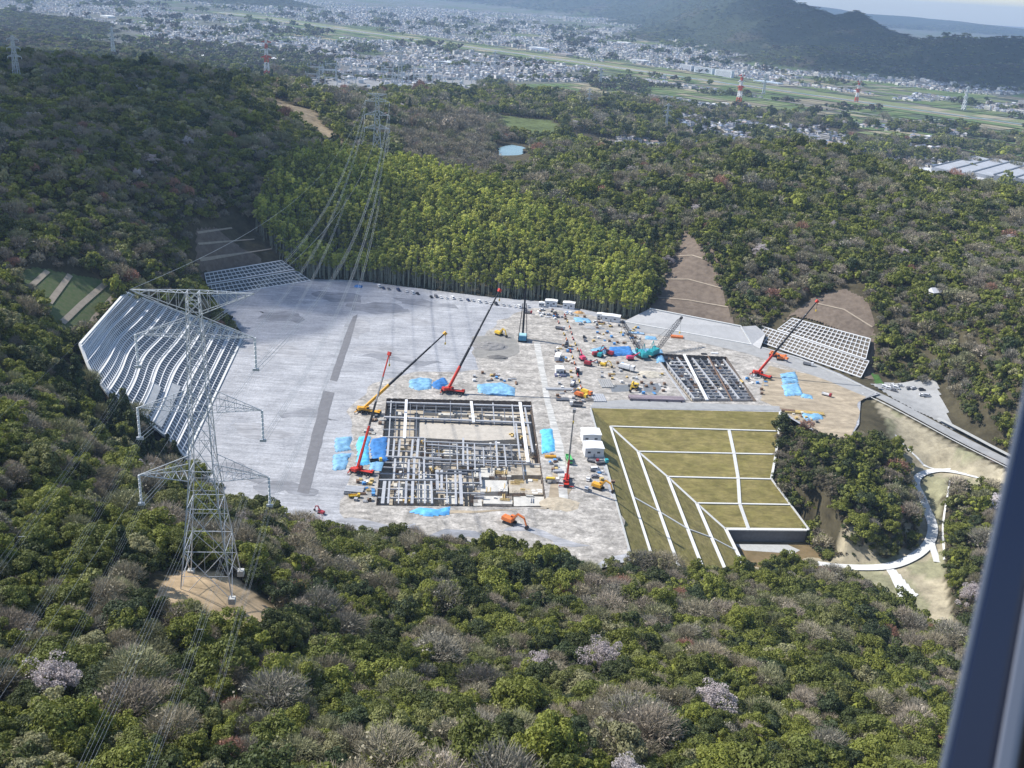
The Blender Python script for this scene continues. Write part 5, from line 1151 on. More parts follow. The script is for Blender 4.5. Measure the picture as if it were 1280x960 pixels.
sg(p2, 'strut', 820, 447, 858, 500, .2, .8, .6, m_strut); sg(p2, 'strut', 885, 445, 915, 501, .1, .7, .6, m_rebar)
for i in range(90):
    t = fr.random(); u = fr.random(); x = 826+44*t+78*u; y = 446+52*t; p = P(x, y, -3); b = MB(); b.box((p[0], p[1], -3.8), (fr.uniform(.8, 4), fr.uniform(.8, 5), 1.2+fr.random()*2.4))
    if i % 3 == 0:
        for k in range(5): b.bar((p[0]-1+.5*k, p[1]-1, -4), (p[0]-1+.5*k, p[1]-1, -.8), .14, None, m_rebar); b.bar((p[0]-1+.5*k, p[1]+1, -4), (p[0]-1+.5*k, p[1]+1, -.8), .14, None, m_rebar)
    b.build('footing', m_foot if fr.random() < .45 else m_strutd, p2)
# second working pit with shallow trenches left of it
# ------------------------------------------------------------------ machines
def cmat(n, c, r=.45): return mat(n, c, r, .06, 1.5, spec=.5)
RED = cmat('crane_red', (.55,.04,.02)); YEL = cmat('machine_yellow', (.7,.36,.03)); YE2 = cmat('machine_bright_yellow', (.75,.5,.05)); TEAL = cmat('crane_teal', (.03,.33,.36)); ORG = cmat('machine_orange', (.72,.2,.05)); MAR = cmat('machine_maroon', (.33,.03,.04)); PNK = cmat('machine_pink', (.62,.06,.14)); BLU = cmat('rig_blue', (.05,.25,.42)); GRN = cmat('truck_green', (.1,.5,.15))
BLK = mat('black_steel', (.025,.025,.03), .5); TYR = mat('tyre', (.03,.03,.03), .9); GREY = mat('machine_grey', (.3,.3,.31), .5); GLS = m_win
def heading(px, py, qx, qy): a, b = P(px, py, 1), P(qx, qy, 1); return math.atan2(b[1]-a[1], b[0]-a[0])
def tip_for(base, tx, ty, L_):
    best = None
    for z in np.arange(1.5, 75, .25):
        p = P(tx, ty, z); d = abs(np.linalg.norm(p-np.array(base))-L_)
        if best is None or d < best[0]: best = (d, p)
    return Vector(best[1])
def loc_pt(e, w_): return Matrix.Rotation(-e.rotation_euler.z, 3, 'Z')@(Vector(w_)-e.location)
def wheels(b_, e, xs, y, r=.6, w_=.5):
    for x in xs:
        for s in (-1, 1): b = MB(); b.cyl((x, s*y-s*w_/2, r), (x, s*y+s*w_/2, r), r, 12, TYR); wb_ = b.build('wheel', None, e); b = MB(); b.cyl((x, s*y+s*w_/2, r), (x, s*y+s*(w_/2+.05), r), r*.55, 8, GREY); b.build('rim', None, wb_)
def crane(px, py, qx, qy, tx, ty, L_, col, label, split=(.28, 1.0), headc=None, big=1.0, midcol=None, outr=True):
    p = P(px, py, 0); hd = heading(px, py, qx, qy); e = empty('mobile_crane', (p[0], p[1], .06), hd, label, 'crane', 'telescopic cranes on the site'); k = big
    b = MB(); b.box((2.2*k, 0, 1.35*k), (12.5*k, 2.7*k, .9*k), None, BLK); b.box((2.2*k, 0, 1.9*k), (12*k, 2.5*k, .25), None, col); b.build('carrier', None, e)
    wheels(b, e, [-2.8*k, -1.2*k, 2.2*k, 3.8*k, 5.4*k, 7*k], 1.2*k, .62*k)
    b = MB(); b.box((7.6*k, .5*k, 1.9*k), (1.6*k, 1.5*k, 1.3*k), None, col, .9); b.box((7.7*k, .5*k, 2.1*k), (1.64*k, 1.3*k, .6*k), None, GLS, .92); b.build('driving_cab', None, e)
    if outr:
        for x in (-3.6*k, 6.2*k):
            for s in (-1, 1): b = MB(); b.bar((x, 0, 1.0*k), (x, s*3.9*k, 1.0*k), .4*k, .4*k, col if x < 0 else BLK); b.cyl((x, s*3.8*k, .95*k), (x, s*3.8*k, 0), .15*k, 6, GREY); b.cyl((x, s*3.8*k, .2), (x, s*3.8*k, -.04), .6*k, 8, GREY); b.build('outrigger', None, e)
    pv = Vector((0, 0, 3.0*k)); tip = loc_pt(e, tip_for((p[0], p[1], 3), tx, ty, L_)); d = (tip-pv).normalized(); az = math.atan2(d.y, d.x); M_ = Matrix.Rotation(az, 4, 'Z')
    b = MB(); b.box((-.6*k, 0, 2.7*k), (5.0*k, 2.4*k, 1.1*k), M_, col, .92); b.box((-2.9*k, 0, 2.8*k), (1.3*k, 2.7*k, 1.5*k), M_, col, .95); b.build('upper_structure', None, e)
    b = MB(); b.box((1.0*k, -1.5*k, 2.9*k), (1.7*k, .95*k, 1.7*k), M_, col, .85); b.box((1.1*k, -1.52*k, 3.1*k), (1.6*k, .97*k, .9*k), M_, GLS, .9); b.build('operator_cab', None, e)
    L2 = (tip-pv).length; s1 = L2*split[0]; back = pv-d*1.5*k
    b = MB(); b.bar(back, pv+d*s1, 1.0*k, 1.25*k, col); b.build('boom_base', None, e)
    cc = midcol or BLK; b = MB(); n = 4
    for i in range(n):
        a0 = s1+(L2-s1)*i/n; a1 = s1+(L2-s1)*(i+1)/n; w_ = (.85-.12*i)*k; b.bar(pv+d*a0, pv+d*a1, w_, w_*1.2, cc if not isinstance(cc, list) else cc[i]); b.bar(pv+d*(a1-.4), pv+d*(a1), w_*1.2, w_*1.4, GREY)
    b.build('telescopic_boom', None, e)
    b = MB(); b.bar(pv+Vector((0, 0, -.6)), pv+d*s1*.55-Vector((0, 0, .5)), .4*k, .4*k, GREY); b.build('lift_cylinder', None, e)
    b = MB(); b.bar(tip-d*1.4, tip+d*.5, 1.5*k, 1.5*k, headc or col); b.build('boom_head', None, e)
    b = MB(); b.cyl(tip, tip-Vector((0, 0, 6)), .07, 4, BLK); b.cyl(tip+d*.3, tip+d*.3-Vector((0, 0, 6)), .07, 4, BLK); b.build('hoist_rope', None, e)
    b = MB(); b.box(tuple(tip-Vector((0, 0, 6.5))), (.7, .6, 1.2), None, YE2); b.build('hook_block', None, e); return e
crane(456,516,477,520,557,416,52,YEL,'orange crane with long black boom leaning right at the pit corner',(.3,1),YEL,1.15)
crane(447,591,463,594,487,441,50,RED,'red crane with thin upright boom left of the strut pit',(.16,1),RED,1.0,[RED,BLK,GREY,RED])
crane(561,491,577,493,625,362,58,RED,'red crane behind the strut pit with long black boom and red tip',(.22,1),RED,1.15)
crane(708,606,709,590,718,512,46,RED,'red crane on outriggers beside the white path with thin grey boom',(.3,1),GREY,.95,GREY)
crane(948,470,962,475,1022,376,48,RED,'red crane near the right edge of the yard with red-tipped black boom',(.24,1),RED,1.1)
crane(968,446,976,447,984,448,12,ORG,'orange crane with lowered boom parked below the framed slope',(.8,1),ORG,.95,ORG)
def tracks(e, L_, w_, g, h_=.9):
    for s in (-1, 1): b = MB(); b.prism([(-L_/2, h_*.5), (-L_/2+.3, 0), (L_/2-.3, 0), (L_/2, h_*.5), (L_/2-.35, h_), (-L_/2+.35, h_)], s*g-w_/2, s*g+w_/2, None, BLK); b.build('track', None, e)
def lattice_boom(b, a, c, w_, m, n=14, th=.14):
    a = Vector(a); c = Vector(c); d = (c-a).normalized(); r = d.cross(Vector((0, 0, 1))).normalized(); u = r.cross(d)
    def q(t, i): k = w_/2*min(1, .25+6*t, .25+6*(1-t)); s = ((-1,-1),(1,-1),(1,1),(-1,1))[i]; return a.lerp(c, t)+r*s[0]*k+u*s[1]*k
    for j in range(n):
        for i in range(4): b.bar(q(j/n, i), q((j+1)/n, i), th, None, m); b.bar(q(j/n, i), q((j+1)/n, (i+1) % 4), th*.7, None, m)
def crawler(px, py, hd, tx, ty, L_, col, label, k=1.0, name='crawler_crane', bw=1.6, bc=None):
    p = P(px, py, 0); e = empty(name, (p[0], p[1], .06), hd, label, 'crane'); tracks(e, 7.5*k, 1.0*k, 2.4*k, 1.2*k); tip = loc_pt(e, tip_for((p[0], p[1], 3), tx, ty, L_)); pv = Vector((0, 0, 2.2*k)); d = (tip-pv).normalized(); az = math.atan2(d.y, d.x); M_ = Matrix.Rotation(az, 4, 'Z')
    b = MB(); b.box((-1.2*k, 0, 2.5*k), (7*k, 3.2*k, 2.2*k), M_, col, .94); b.box((-4.9*k, 0, 2.4*k), (1.2*k, 3.4*k, 2*k), M_, col); b.build('upper_structure', None, e); b = MB(); b.box((2.4*k, 1.6*k, 2.8*k), (1.8*k, 1.1*k, 2.2*k), M_, col, .88); b.box((2.5*k, 1.62*k, 3.1*k), (1.75*k, 1.12*k, 1.1*k), M_, GLS, .92); b.build('operator_cab', None, e)
    st_ = M_@Vector((1.8*k, 0, 2.2*k)); b = MB(); lattice_boom(b, st_, tip, bw*k, bc or BLK, 16, .22); b.build('lattice_boom', None, e)
    top = M_@Vector((-2.5*k, 0, 8.5*k)); b = MB()
    for s in (-1, 1): b.bar(M_@Vector((-1.5*k, s*k, 3*k)), top, .22, None, col); b.bar(M_@Vector((-4.8*k, s*k, 3*k)), top, .22, None, col); b.bar(top, tip+Vector((0, 0, .2)), .12, None, BLK)
    b.build('gantry', None, e); b = MB(); b.bar(tip-d*1.2, tip+d*.6, 1.5, 1.5, BLK); b.build('boom_head', None, e); b = MB(); b.cyl(tip, tip-Vector((0, 0, tip.z*.55)), .08, 4, BLK); b.build('hoist_rope', None, e)
    b = MB(); b.box(tuple(tip-Vector((0, 0, tip.z*.55+.5))), (.8, .7, 1.4), None, YE2); b.build('hook_block', None, e); return e
crawler(818,444,.6,852,397,38,TEAL,'teal crawler crane with grey lattice boom leaning right among the machines',1.35)
crawler(801,446,2.2,778,402,36,TEAL,'teal crawler crane with dark lattice mast leaning left beside its twin',1.25)
# drilling rig with tall mast
def rig(px, py, label):
    p = P(px, py, 0); e = empty('drilling_rig', (p[0], p[1], .06), math.pi/2, label, 'drilling rig'); tracks(e, 7, 1, 2.6, 1.3); b = MB(); b.box((-.5, 0, 2.9), (6.5, 5.4, 3.2), None, BLU, .95); b.build('upper_structure', None, e); b = MB(); b.box((-.5, 0, 4.65), (6, 5, .3), None, cmat('rig_light_blue', (.35,.6,.68))); b.build('engine_cover', None, e)
    b = MB(); b.bar((4.2, 0, .6), (4.2, 0, 38), 1.5, 1.5, BLK, w2=1.2, h2=1.2); b.build('mast', None, e)
    for s in (-1, 1): b = MB(); b.bar((-3.2, s*3.0, 2), (3.7, s*1.2, 26), .42, .42, BLK if s > 0 else cmat('stay_dark', (.09,.06,.06))); b.build('mast_stay', None, e)
    b = MB(); b.cyl((5.4, 0, 1), (5.4, 0, 30), .45, 8, BLK); b.build('auger', None, e); b = MB(); b.box((5.2, 0, 30.5), (1.6, 1.8, 3), None, BLK); b.box((4.4, 0, 38.6), (2.2, 1.6, 1.4), None, BLK); b.build('rotary_head', None, e); b = MB(); b.box((1.8, -2.4, 3.3), (1.8, 1.2, 2.4), None, BLU, .9); b.box((1.9, -2.42, 3.6), (1.78, 1.2, 1.2), None, GLS, .93); b.build('operator_cab', None, e)
rig(653, 426, 'blue drilling rig with very tall black mast in front of the parked cars')
def excavator(px, py, hd, col, label, k=1.0, reach=1.0, swing=0.0, z=0.0):
    p = P(px, py, z); e = empty('excavator', (p[0], p[1], z+.06), hd, label, 'excavator', 'excavators on the site'); tracks(e, 4.6*k, .7*k, 1.3*k, .95*k); M_ = Matrix.Rotation(swing, 4, 'Z')
    b = MB(); b.box((-.7*k, 0, 1.75*k), (4.2*k, 2.8*k, 1.3*k), M_, col, .92); b.box((-2.5*k, 0, 1.8*k), (.9*k, 2.8*k, 1.3*k), M_, col, .9); b.build('upper_structure', None, e); b = MB(); b.box((.8*k, .85*k, 2.4*k), (1.7*k, 1.05*k, 1.7*k), M_, col, .85); b.box((.85*k, .87*k, 2.5*k), (1.7*k, 1.06*k, .9*k), M_, GLS, .93); b.build('cab', None, e)
    q = [M_@Vector(v)*1.0 for v in ((.9*k, -.2*k, 2*k), (3.4*k*reach, -.2*k, 5.0*k), (6.2*k*reach, -.2*k, 4.2*k), (7.4*k*reach, -.2*k, 1.3*k))]; b = MB(); b.bar(q[0], q[1], .6*k, .7*k, col); b.bar(q[1], q[2], .55*k, .65*k, col); b.bar(q[0]+Vector((0,0,-.4)), q[1]+Vector((0,0,-1)), .2*k, None, GREY); b.build('boom', None, e)
    b = MB(); b.bar(q[2], q[3], .45*k, .5*k, col); b.build('stick', None, e); b = MB(); b.prism([(-.1*k, .9*k), (.7*k, .7*k), (.9*k, -.1*k), (.3*k, -.7*k), (-.5*k, -.3*k)], -.55*k, .55*k, M_@Matrix.Translation(Vector((7.3*k*reach, -.2*k, .8*k))), BLK); b.build('bucket', None, e); return e
excavator(637,654,-.55,ORG,'orange excavator digging on the bare ground below the strut pit',1.25,1.0)
excavator(624,419,-.7,YE2,'yellow excavator beside the damp earth heap left of the drilling rig',1.15,.8)
excavator(793,486,-2.0,YE2,'yellow excavator by the grey puddle above the long sheet piles',1.2,.8)
excavator(748,611,-.5,YEL,'yellow-orange excavator beside the lawn kerb right of the red crane',1.15,.9)
excavator(755,458,-.4,YE2,'small yellow excavator below the maroon machines',.9,.8)
excavator(401,642,2.6,MAR,'small dark red excavator at the edge of the grey yard, lower left',.65,.8)
def machine(px, py, hd, col, label, name='roller', k=1.0):
    p = P(px, py, 0); e = empty('piling_machine', (p[0], p[1], .06), hd, label, 'construction machine', 'small machines in the middle of the site'); tracks(e, 5*k, .8*k, 1.5*k, 1*k); b = MB(); b.box((-.4*k, 0, 2.1*k), (4.8*k, 2.8*k, 1.9*k), None, col, .9); b.build('body', None, e)
    b = MB(); b.box((1.4*k, .8*k, 3.3*k), (1.6*k, 1.1*k, 1.2*k), None, GLS, .85); b.build('cab', None, e); b = MB(); b.bar((1.5*k, -.4*k, 2.6*k), (6*k, -.4*k, 5.5*k), .5*k, .6*k, col); b.bar((6*k, -.4*k, 5.5*k), (7.5*k, -.4*k, 1.2*k), .4*k, .4*k, BLK); b.build('arm', None, e)
for a in ((745,445,.3,MAR,'maroon machine at the left end of the blue tarp row'),(762,444,2.6,MAR,'dark maroon machine with raised arm right of the first one'),(788,450,.2,PNK,'crimson machine at the foot of the twin teal cranes'),(728,450,1.9,PNK,'pink-red machine beside the narrow gravel lane'),(735,457,-.4,MAR,'brown-red machine just behind the pink-red one'),(750,446,1.2,TEAL,'small teal machine between the two maroon ones'),(975,450,3.0,ORG,'orange machine behind the red crane at the right end')): machine(*a)
# piling gear and coloured hoses along the lane
pr_ = random.Random(11)
def stack(name, px, py, hd, w_, l_, h_, n, m, label, cat, lay=1):
    p = P(px, py, 0); e = empty(name, (p[0], p[1], .05), hd, label, cat); 
    for j in range(lay):
        b = MB()
        for i in range(n): b.box((0, (i-(n-1)/2)*w_/n, h_*(j+.5)/lay), (l_*(1-.04*pr_.random()), w_/n*.8, h_/lay*.86), Matrix.Rotation(pr_.uniform(-.02, .02), 4, 'Z'), m)
        b.build('layer', None, e)
    return e
m_pile = mat('sheet_pile_mauve', (.3,.25,.27), .7, .1, 1)
e = stack('sheet_pile_stack', 820, 499.5, heading(783,498,857,501), 6, 34, 1.6, 8, m_pile, 'long mauve-brown stack of sheet piles beside the top of the lawn', 'steel stack', 2)
b = MB()
for x in (-16, -5, 6, 15): b.box((x, -3.6, .5), (.5, .5, 1.4), None, BLK)
b.build('bearer', None, e)
for a in (('steel_stack',703,500,.1,4,8,1,6,m_strutd,'dark steel stack at the right of the white path, lower one','steel stack',2),('steel_stack',700,470,.1,4,7,1.2,6,mat('slate_steel',(.2,.2,.3),.6,.1,1),'slate grey steel stack beside the white container','steel stack',2),('steel_stack',700,487,.1,3,18,.8,5,m_strut,'thin grey beam stack above the dark steel stack','steel stack',1),
          ('timber_stack',1005,517,-.05,4,24,1.2,5,m_ply,'long yellow timber stack at the top right corner of the lawn','timber stack',2),('timber_stack',985,515,-.1,3,8,1.4,4,m_rebar,'brown timber stack at the very corner of the lawn','timber stack',2),('steel_stack',443,613,.0,6,9,1,5,m_strut,'grey formwork frames left of the strut pit, near its corner','steel stack',1),
          ('steel_stack',697,630-40,.2,3,5,1.2,4,m_strut,'grey panels right of the strut pit','steel stack',2),('timber_stack',688,572,.1,2,6,1.2,4,YEL,'orange pipes below the blue square tarp','pipe stack',1),('steel_stack',890,418,-.15,3,12,.8,5,mat('slate_panel',(.22,.26,.28),.6),'slate grey panels beside the haul road','steel stack',1),('steel_stack',795,417,-.1,3,12,.8,5,mat('pale_blue_panel',(.35,.5,.65),.6),'pale blue panels beside the shotcrete wall','panel stack',1),('pipe_stack',846,422,-.1,4,9,1.4,4,ORG,'orange drums beside the haul road','drum row',2),
          ('steel_stack',757,480,1.7,8,14,.7,6,m_road,'pale grey plates laid in a row below the maroon machines','plate row',1),('steel_stack',748,498,1.7,8,12,.7,6,m_strut,'grey plates near the end of the coloured barrier lane','plate row',1),('steel_stack',880,443,0,2,4,.7,3,BLK,'dark offcuts above the smaller pit, left','steel stack',1),('steel_stack',893,442,0,2,5,.7,3,m_wht,'white offcuts above the smaller pit, right','steel stack',1)): stack(*a)
# coloured barriers along the lane
lane = [(694,395),(702,412),(708,425),(713,440),(718,455),(722,470),(726,485),(732,497)]; lane2 = [(706,395),(712,410),(716,424),(722,438),(728,455)]
k = 0
for L_, off in ((lane, 0), (lane2, 1)):
    for i in range(len(L_)-1):
        for t in (0, .5):
            x = L_[i][0]+(L_[i+1][0]-L_[i][0])*t; y = L_[i][1]+(L_[i+1][1]-L_[i][1])*t; p = P(x, y, 0); q = P(x+2, y+7, 0); e = empty('safety_barrier', (p[0], p[1], .05), math.atan2(q[1]-p[1], q[0]-p[0]), '%s barrier in the %s line of the lane, %s from its far end' % (['orange','pale red','orange-red','yellow-orange'][k % 4], ['left','right'][off], ['one','two','three','four','five','six','seven','eight','nine','ten','eleven','twelve','thirteen','fourteen'][i*2+int(t*2)]), 'barrier', 'orange barriers along the site lane')
            c = [ORG, cmat('barrier_pale_red', (.7,.25,.2)), RED, YE2][k % 4]; k += 1; b = MB(); b.box((0, 0, .9), (5.2, .15, .7), None, c); b.box((0, 0, .35), (5.2, .12, .2), None, c); b.build('panel', None, e)
            b = MB(); b.box((-2.3, 0, .5), (.15, .9, 1), None, BLK); b.box((2.3, 0, .5), (.15, .9, 1), None, BLK); b.build('foot', None, e)
# tarpaulins
def tarp(px, label, col=(.1,.42,.78), h_=.7, seed=0):
    pts = [P(q[0], q[1], .1) for q in px]; poly = [(p[0], p[1]) for p in pts]; xs = [p[0] for p in pts]; ys = [p[1] for p in pts]; st_ = .8
    gx = np.arange(min(xs), max(xs)+st_, st_); gy = np.arange(min(ys), max(ys)+st_, st_); X, Y = np.meshgrid(gx, gy); poly2 = wobble(poly, .7, 2); d = pdist(X.ravel(), Y.ravel(), poly2); ins = inpoly(X.ravel(), Y.ravel(), poly2)
    Z = .07+np.where(ins, np.clip(d*.8, 0, 1), 0)*(h_*(.35+vnoise(X.ravel()+seed*50, Y.ravel(), 2.2)*.9+.5*vnoise(X.ravel()+seed*50, Y.ravel(), 1.1))); n = len(gx); I = np.arange(len(gx)*len(gy)).reshape(len(gy), n)
    Q = np.stack([I[:-1, :-1], I[:-1, 1:], I[1:, 1:], I[1:, :-1]], -1).reshape(-1, 4); V = np.stack([X.ravel(), Y.ravel(), Z], 1); c = V[Q].mean(1); Q = Q[inpoly(c[:, 0], c[:, 1], poly2)]
    if not len(Q): return
    u, inv = np.unique(Q, return_inverse=True); o = bpy.data.objects.new('blue_tarpaulin', npmesh('tarp', V[u], inv.reshape(-1, 4), [mat('tarp_%.2f' % col[1], col, .5, .25, .35, spec=.4)])); COL.objects.link(o); tag(o, label, 'tarpaulin', 'blue tarpaulins on the site')
LB = (.2,.4,.58); DB = (.05,.19,.46)
for i, a in enumerate((([(512,475),(526,472),(540,474),(540,486),(524,488),(511,484)],'crumpled light blue tarpaulin left of the red crane behind the pit',LB),([(541,478),(556,472),(560,480),(550,487),(541,485)],'small blue tarpaulin touching the red crane behind the pit',DB),([(597,480),(628,479),(645,486),(643,495),(615,494),(597,490)],'wide pale blue tarpaulin right of the red crane behind the pit',LB),
        ([(675,538),(690,536),(695,564),(678,567)],'square bright blue tarpaulin between strut pit and white path',(.12,.5,.8)),([(420,547),(439,545),(438,562),(418,565)],'pale blue tarpaulin at the upper left of the blue group',LB),([(417,568),(438,566),(434,587),(416,588)],'pale blue tarpaulin at the lower left of the blue group',LB),([(447,546),(462,545),(462,580),(446,583)],'light blue tarpaulin in the middle of the blue group',(.15,.5,.8)),
        ([(463,549),(484,546),(484,575),(466,583)],'deep blue tarpaulin against the left side of the pit',DB),([(462,578),(480,577),(476,588),(462,589)],'small blue sheet behind the thin red crane',LB),([(512,640),(525,634),(548,636),(563,633),(562,643),(530,645)],'blue tarpaulin strip below the strut pit',(.12,.42,.78)),
        ([(738,437),(756,433),(760,442),(742,445)],'blue tarpaulin at the left end of the machine row',LB),([(760,434),(788,433),(792,444),(764,445)],'bright blue tarpaulin in the middle of the machine row',DB),([(790,437),(812,436),(812,446),(794,447)],'blue tarpaulin under the teal cranes',LB),([(818,438),(828,437),(830,452),(820,454)],'pale blue tarpaulin right of the teal cranes',LB),
        ([(975,467),(995,465),(998,478),(978,480)],'crumpled blue tarpaulin right of the right red crane',(.15,.4,.7)),([(976,481),(998,479),(1004,494),(982,496)],'large pale blue tarpaulin right of the right red crane',LB),([(1000,492),(1014,494),(1016,499),(1000,497)],'small blue tarpaulin corner on the sandy ground',(.1,.4,.75)),([(1002,518),(1026,516),(1030,524),(1008,527)],'blue tarpaulin below the yellow timber stack',LB),
        ([(717,396),(738,399),(740,404),(719,402)],'pale blue sheet among the huts near the bamboo',LB),([(806,420),(820,421),(822,425),(806,424)],'pale blue sheet on the haul road side',LB),([(444,356),(454,357),(453,360),(443,359)],'tiny blue sheet at the foot of the bamboo',DB))): tarp(a[0], a[1], a[2], .9, i)
# ------------------------------------------------------------------ vehicles and huts
def car_proto(col, van=False):
    e = empty('parked_car', (0, 0, 0)); L_, W_, H_ = (4.5, 1.75, 1.5) if not van else (4.7, 1.8, 2.0); h = L_/2
    prof = [(-h, .35), (-h, .85), (-h+.5, .95), (-h+1.0, H_), (h-1.9, H_), (h-1.15, .95), (h-.1, .8), (h, .35)] if not van else [(-h, .35), (-h, 1.7), (-h+.2, H_), (h-1.3, H_), (h-.5, 1.1), (h, .9), (h, .35)]
    b = MB(); b.prism(prof, -W_/2, W_/2, None, col); b.build('body', None, e); b = MB(); z0, z1 = (.98, H_-.12) if not van else (1.15, H_-.25)
    for s in (-1, 1): b.box((-.35, s*(W_/2+.005), (z0+z1)/2), (L_*.5, .03, z1-z0), None, GLS)
    b.box((h-1.5 if not van else h-.85, 0, (z0+z1)/2+.05), (.45, W_*.86, z1-z0), Matrix.Identity(4), GLS); b.box((-h+.7 if not van else -h+.0, 0, (z0+z1)/2), (.4 if not van else .1, W_*.84, z1-z0), None, GLS); b.build('window', None, e)
    wheels(b, e, [-1.35, 1.4], W_/2-.1, .33, .22); return e
CARC = {'white': cmat('car_white', (.75,.75,.75)), 'silver': cmat('car_silver', (.5,.51,.53)), 'black': cmat('car_black', (.02,.02,.025)), 'navy': cmat('car_navy', (.03,.05,.12)), 'grey': cmat('car_grey', (.18,.18,.2))}
cp = {}
def place_car(px, py, hd, cn, label, van=False, z=None, group='cars parked along the bamboo edge'):
    p = P(px, py, 0); 
    if z is not None: p = hit(px, py); p = (p[0], p[1], p[2]+z-.2)
    zz = p[2]+.06; key = (cn, van)
    if key not in cp: e = cp[key] = car_proto(CARC[cn], van); e.location = (p[0], p[1], zz); e.rotation_euler = (0, 0, hd); tag(e, label, 'car', group)
    else: copy_tree(cp[key], (p[0], p[1], zz), hd, label, group)
row = [(474,359,'white',1),(479,361,'navy',0),(486,362,'grey',0),(498,363.5,'navy',1),(508,365,'white',0),(516,367,'white',1),(522,368,'black',0),(539,372,'black',0),(545,371.5,'grey',1),(551,372.5,'white',0),(558,373,'white',0),(566,373.5,'white',1),(575,375,'silver',0),(585,376,'navy',0),(591,376.5,'silver',0),(599,378,'white',1),(607,378.5,'silver',0),(613,380,'white',0),(620,381,'black',1),(629,382,'silver',0),(636,383,'silver',0),(643,384,'white',0),(649,384.5,'white',1),(656,387,'grey',0),(660,384,'silver',0)]
words = ['first','second','third','fourth','fifth','sixth','seventh','eighth','ninth','tenth','eleventh','twelfth','thirteenth','fourteenth','fifteenth','sixteenth','seventeenth','eighteenth','nineteenth','twentieth','twenty-first','twenty-second','twenty-third','twenty-fourth','twenty-fifth']
for i, (x, y, c, v) in enumerate(row): place_car(x, y, -1.15+rng.uniform(-.12, .12), c, '%s %s parked %s from the left in the row below the bamboo' % (c, 'van' if v else 'car', words[i]), bool(v))
for i, (x, y, c, v, h_) in enumerate(((678,388,'white',0,.2),(679,393,'white',0,1.2),(686,394,'silver',0,.3),(694,393,'black',1,1.2),(696,397,'navy',0,.1),(707,392,'white',0,-1.2),(713,393,'white',1,-1.2),(730,422,'black',0,1.5),(731,426,'grey',0,1.5),(726,403+3,'silver',0,.3),(745,403,'white',0,.2))):
    place_car(x, y, h_, c, '%s %s %s' % (c, 'van' if v else 'car', ['left of the first small hut','below the first small hut','among loose material near the huts','dark between the two small huts, upper','dark between the two small huts, lower','in front of the second hut, left','in front of the second hut, right','in the narrow gravel lane, farther','in the narrow gravel lane, nearer','alone above the gravel lane','beside the pale blue sheet near the wide hut'][i]), bool(v), None, 'cars between the huts')
for i, (x, y, c, v, h_) in enumerate(((1106,486,'white',1,-.5),(1111,488,'white',1,-.5),(1116,484,'white',0,-.5),(1120,487,'white',1,-.5),(1125,484,'silver',0,-.5),(1117,490,'grey',0,-.5),(1152,489,'black',0,-.3),(1153,496,'white',0,-.3),(1158,497,'silver',1,-.3),(1136,487,'grey',0,.3),(1142,487,'silver',0,.3))):
    place_car(x, y, h_, c, '%s %s %s' % (c, 'van' if v else 'car', ['at the left end of the car park by the main road','second from left in the car park','at the back of the white group in the car park','right of middle in the white car park group','last on the right of the white car park group','in front of the white group in the car park','at the far right of the car park against the trees','near the right edge of the car park','closest to the road kerb at the right of the car park','in the shade of the trees, left','in the shade of the trees, right'][i]), bool(v), .75, 'cars in the small car park by the main road')
place_car(1132, 762, .9, 'grey', 'grey car alone at the foot of the white ramp, lower right', True, .9, 'cars between the huts')
place_car(735, 600, 1.4, 'white', 'white car on the gravel left of the white cabins', False, None, 'cars between the huts'); place_car(733, 613, 1.4, 'silver', 'silver car parked right of the red outrigger crane', True, None, 'cars between the huts')
place_car(744, 588, .2, 'white', 'white car below the front white cabin, upper', True, None, 'cars between the huts'); place_car(744, 597, .2, 'grey', 'grey car below the front white cabin, lower', False, None, 'cars between the huts')
def hut(px, py, hd, w_, d_, h_, label, col=(.72,.72,.72), roof=(.78,.78,.78)):
    p = P(px, py, 0); e = empty('site_cabin', (p[0], p[1], .05), hd, label, 'cabin', 'site cabins and huts'); mw = mat('cabin_%.2f' % col[0], col, .6, .05, .5); b = MB(); b.box((0, 0, h_/2), (w_, d_, h_)); wl_ = b.build('wall', mw, e)
    b = MB(); b.prism([(-w_/2-.3, h_), (w_/2+.3, h_), (w_/2+.3, h_+.2), (0, h_+.55), (-w_/2-.3, h_+.2)], -d_/2-.3, d_/2+.3); b.build('roof', mat('cabin_roof_%.2f' % roof[0], roof, .5, .03, .5), e)
    for x in (-w_*.28, w_*.22):
        b = MB(); b.box((x, -d_/2-.03, h_*.55), (1.6, .08, 1.0)); b.build('window', GLS, wl_)
    b = MB(); b.box((0, -d_/2-.04, 1.0), (.9, .08, 2.0)); b.build('door', GREY, wl_)
for a in ((738,550,.1,10,9,5,'larger white cabin at the top of the pair beside the lawn'),(741,567,.1,10,9,5,'lower white cabin of the pair beside the lawn'),(677,383,-.1,4,3,3.2,'tiny white hut at the left end of the huts below the bamboo'),(689,382,-.1,9,5,4.2,'white hut left of the orange heap below the bamboo'),(711,385,-.15,9,5,4.4,'white hut right of the black car below the bamboo'),(752,398,-.15,7,4,3.6,'small white hut beside the wide one at the forest corner'),(764,401,-.2,13,6,4.2,'wide white hut at the forest corner by the shotcrete wall'),(699,467,.1,5,6,4,'tall white container beside the white path'),(697,449,1.4,9,3,3,'long white tank container beside the upper white path')): hut(*a)
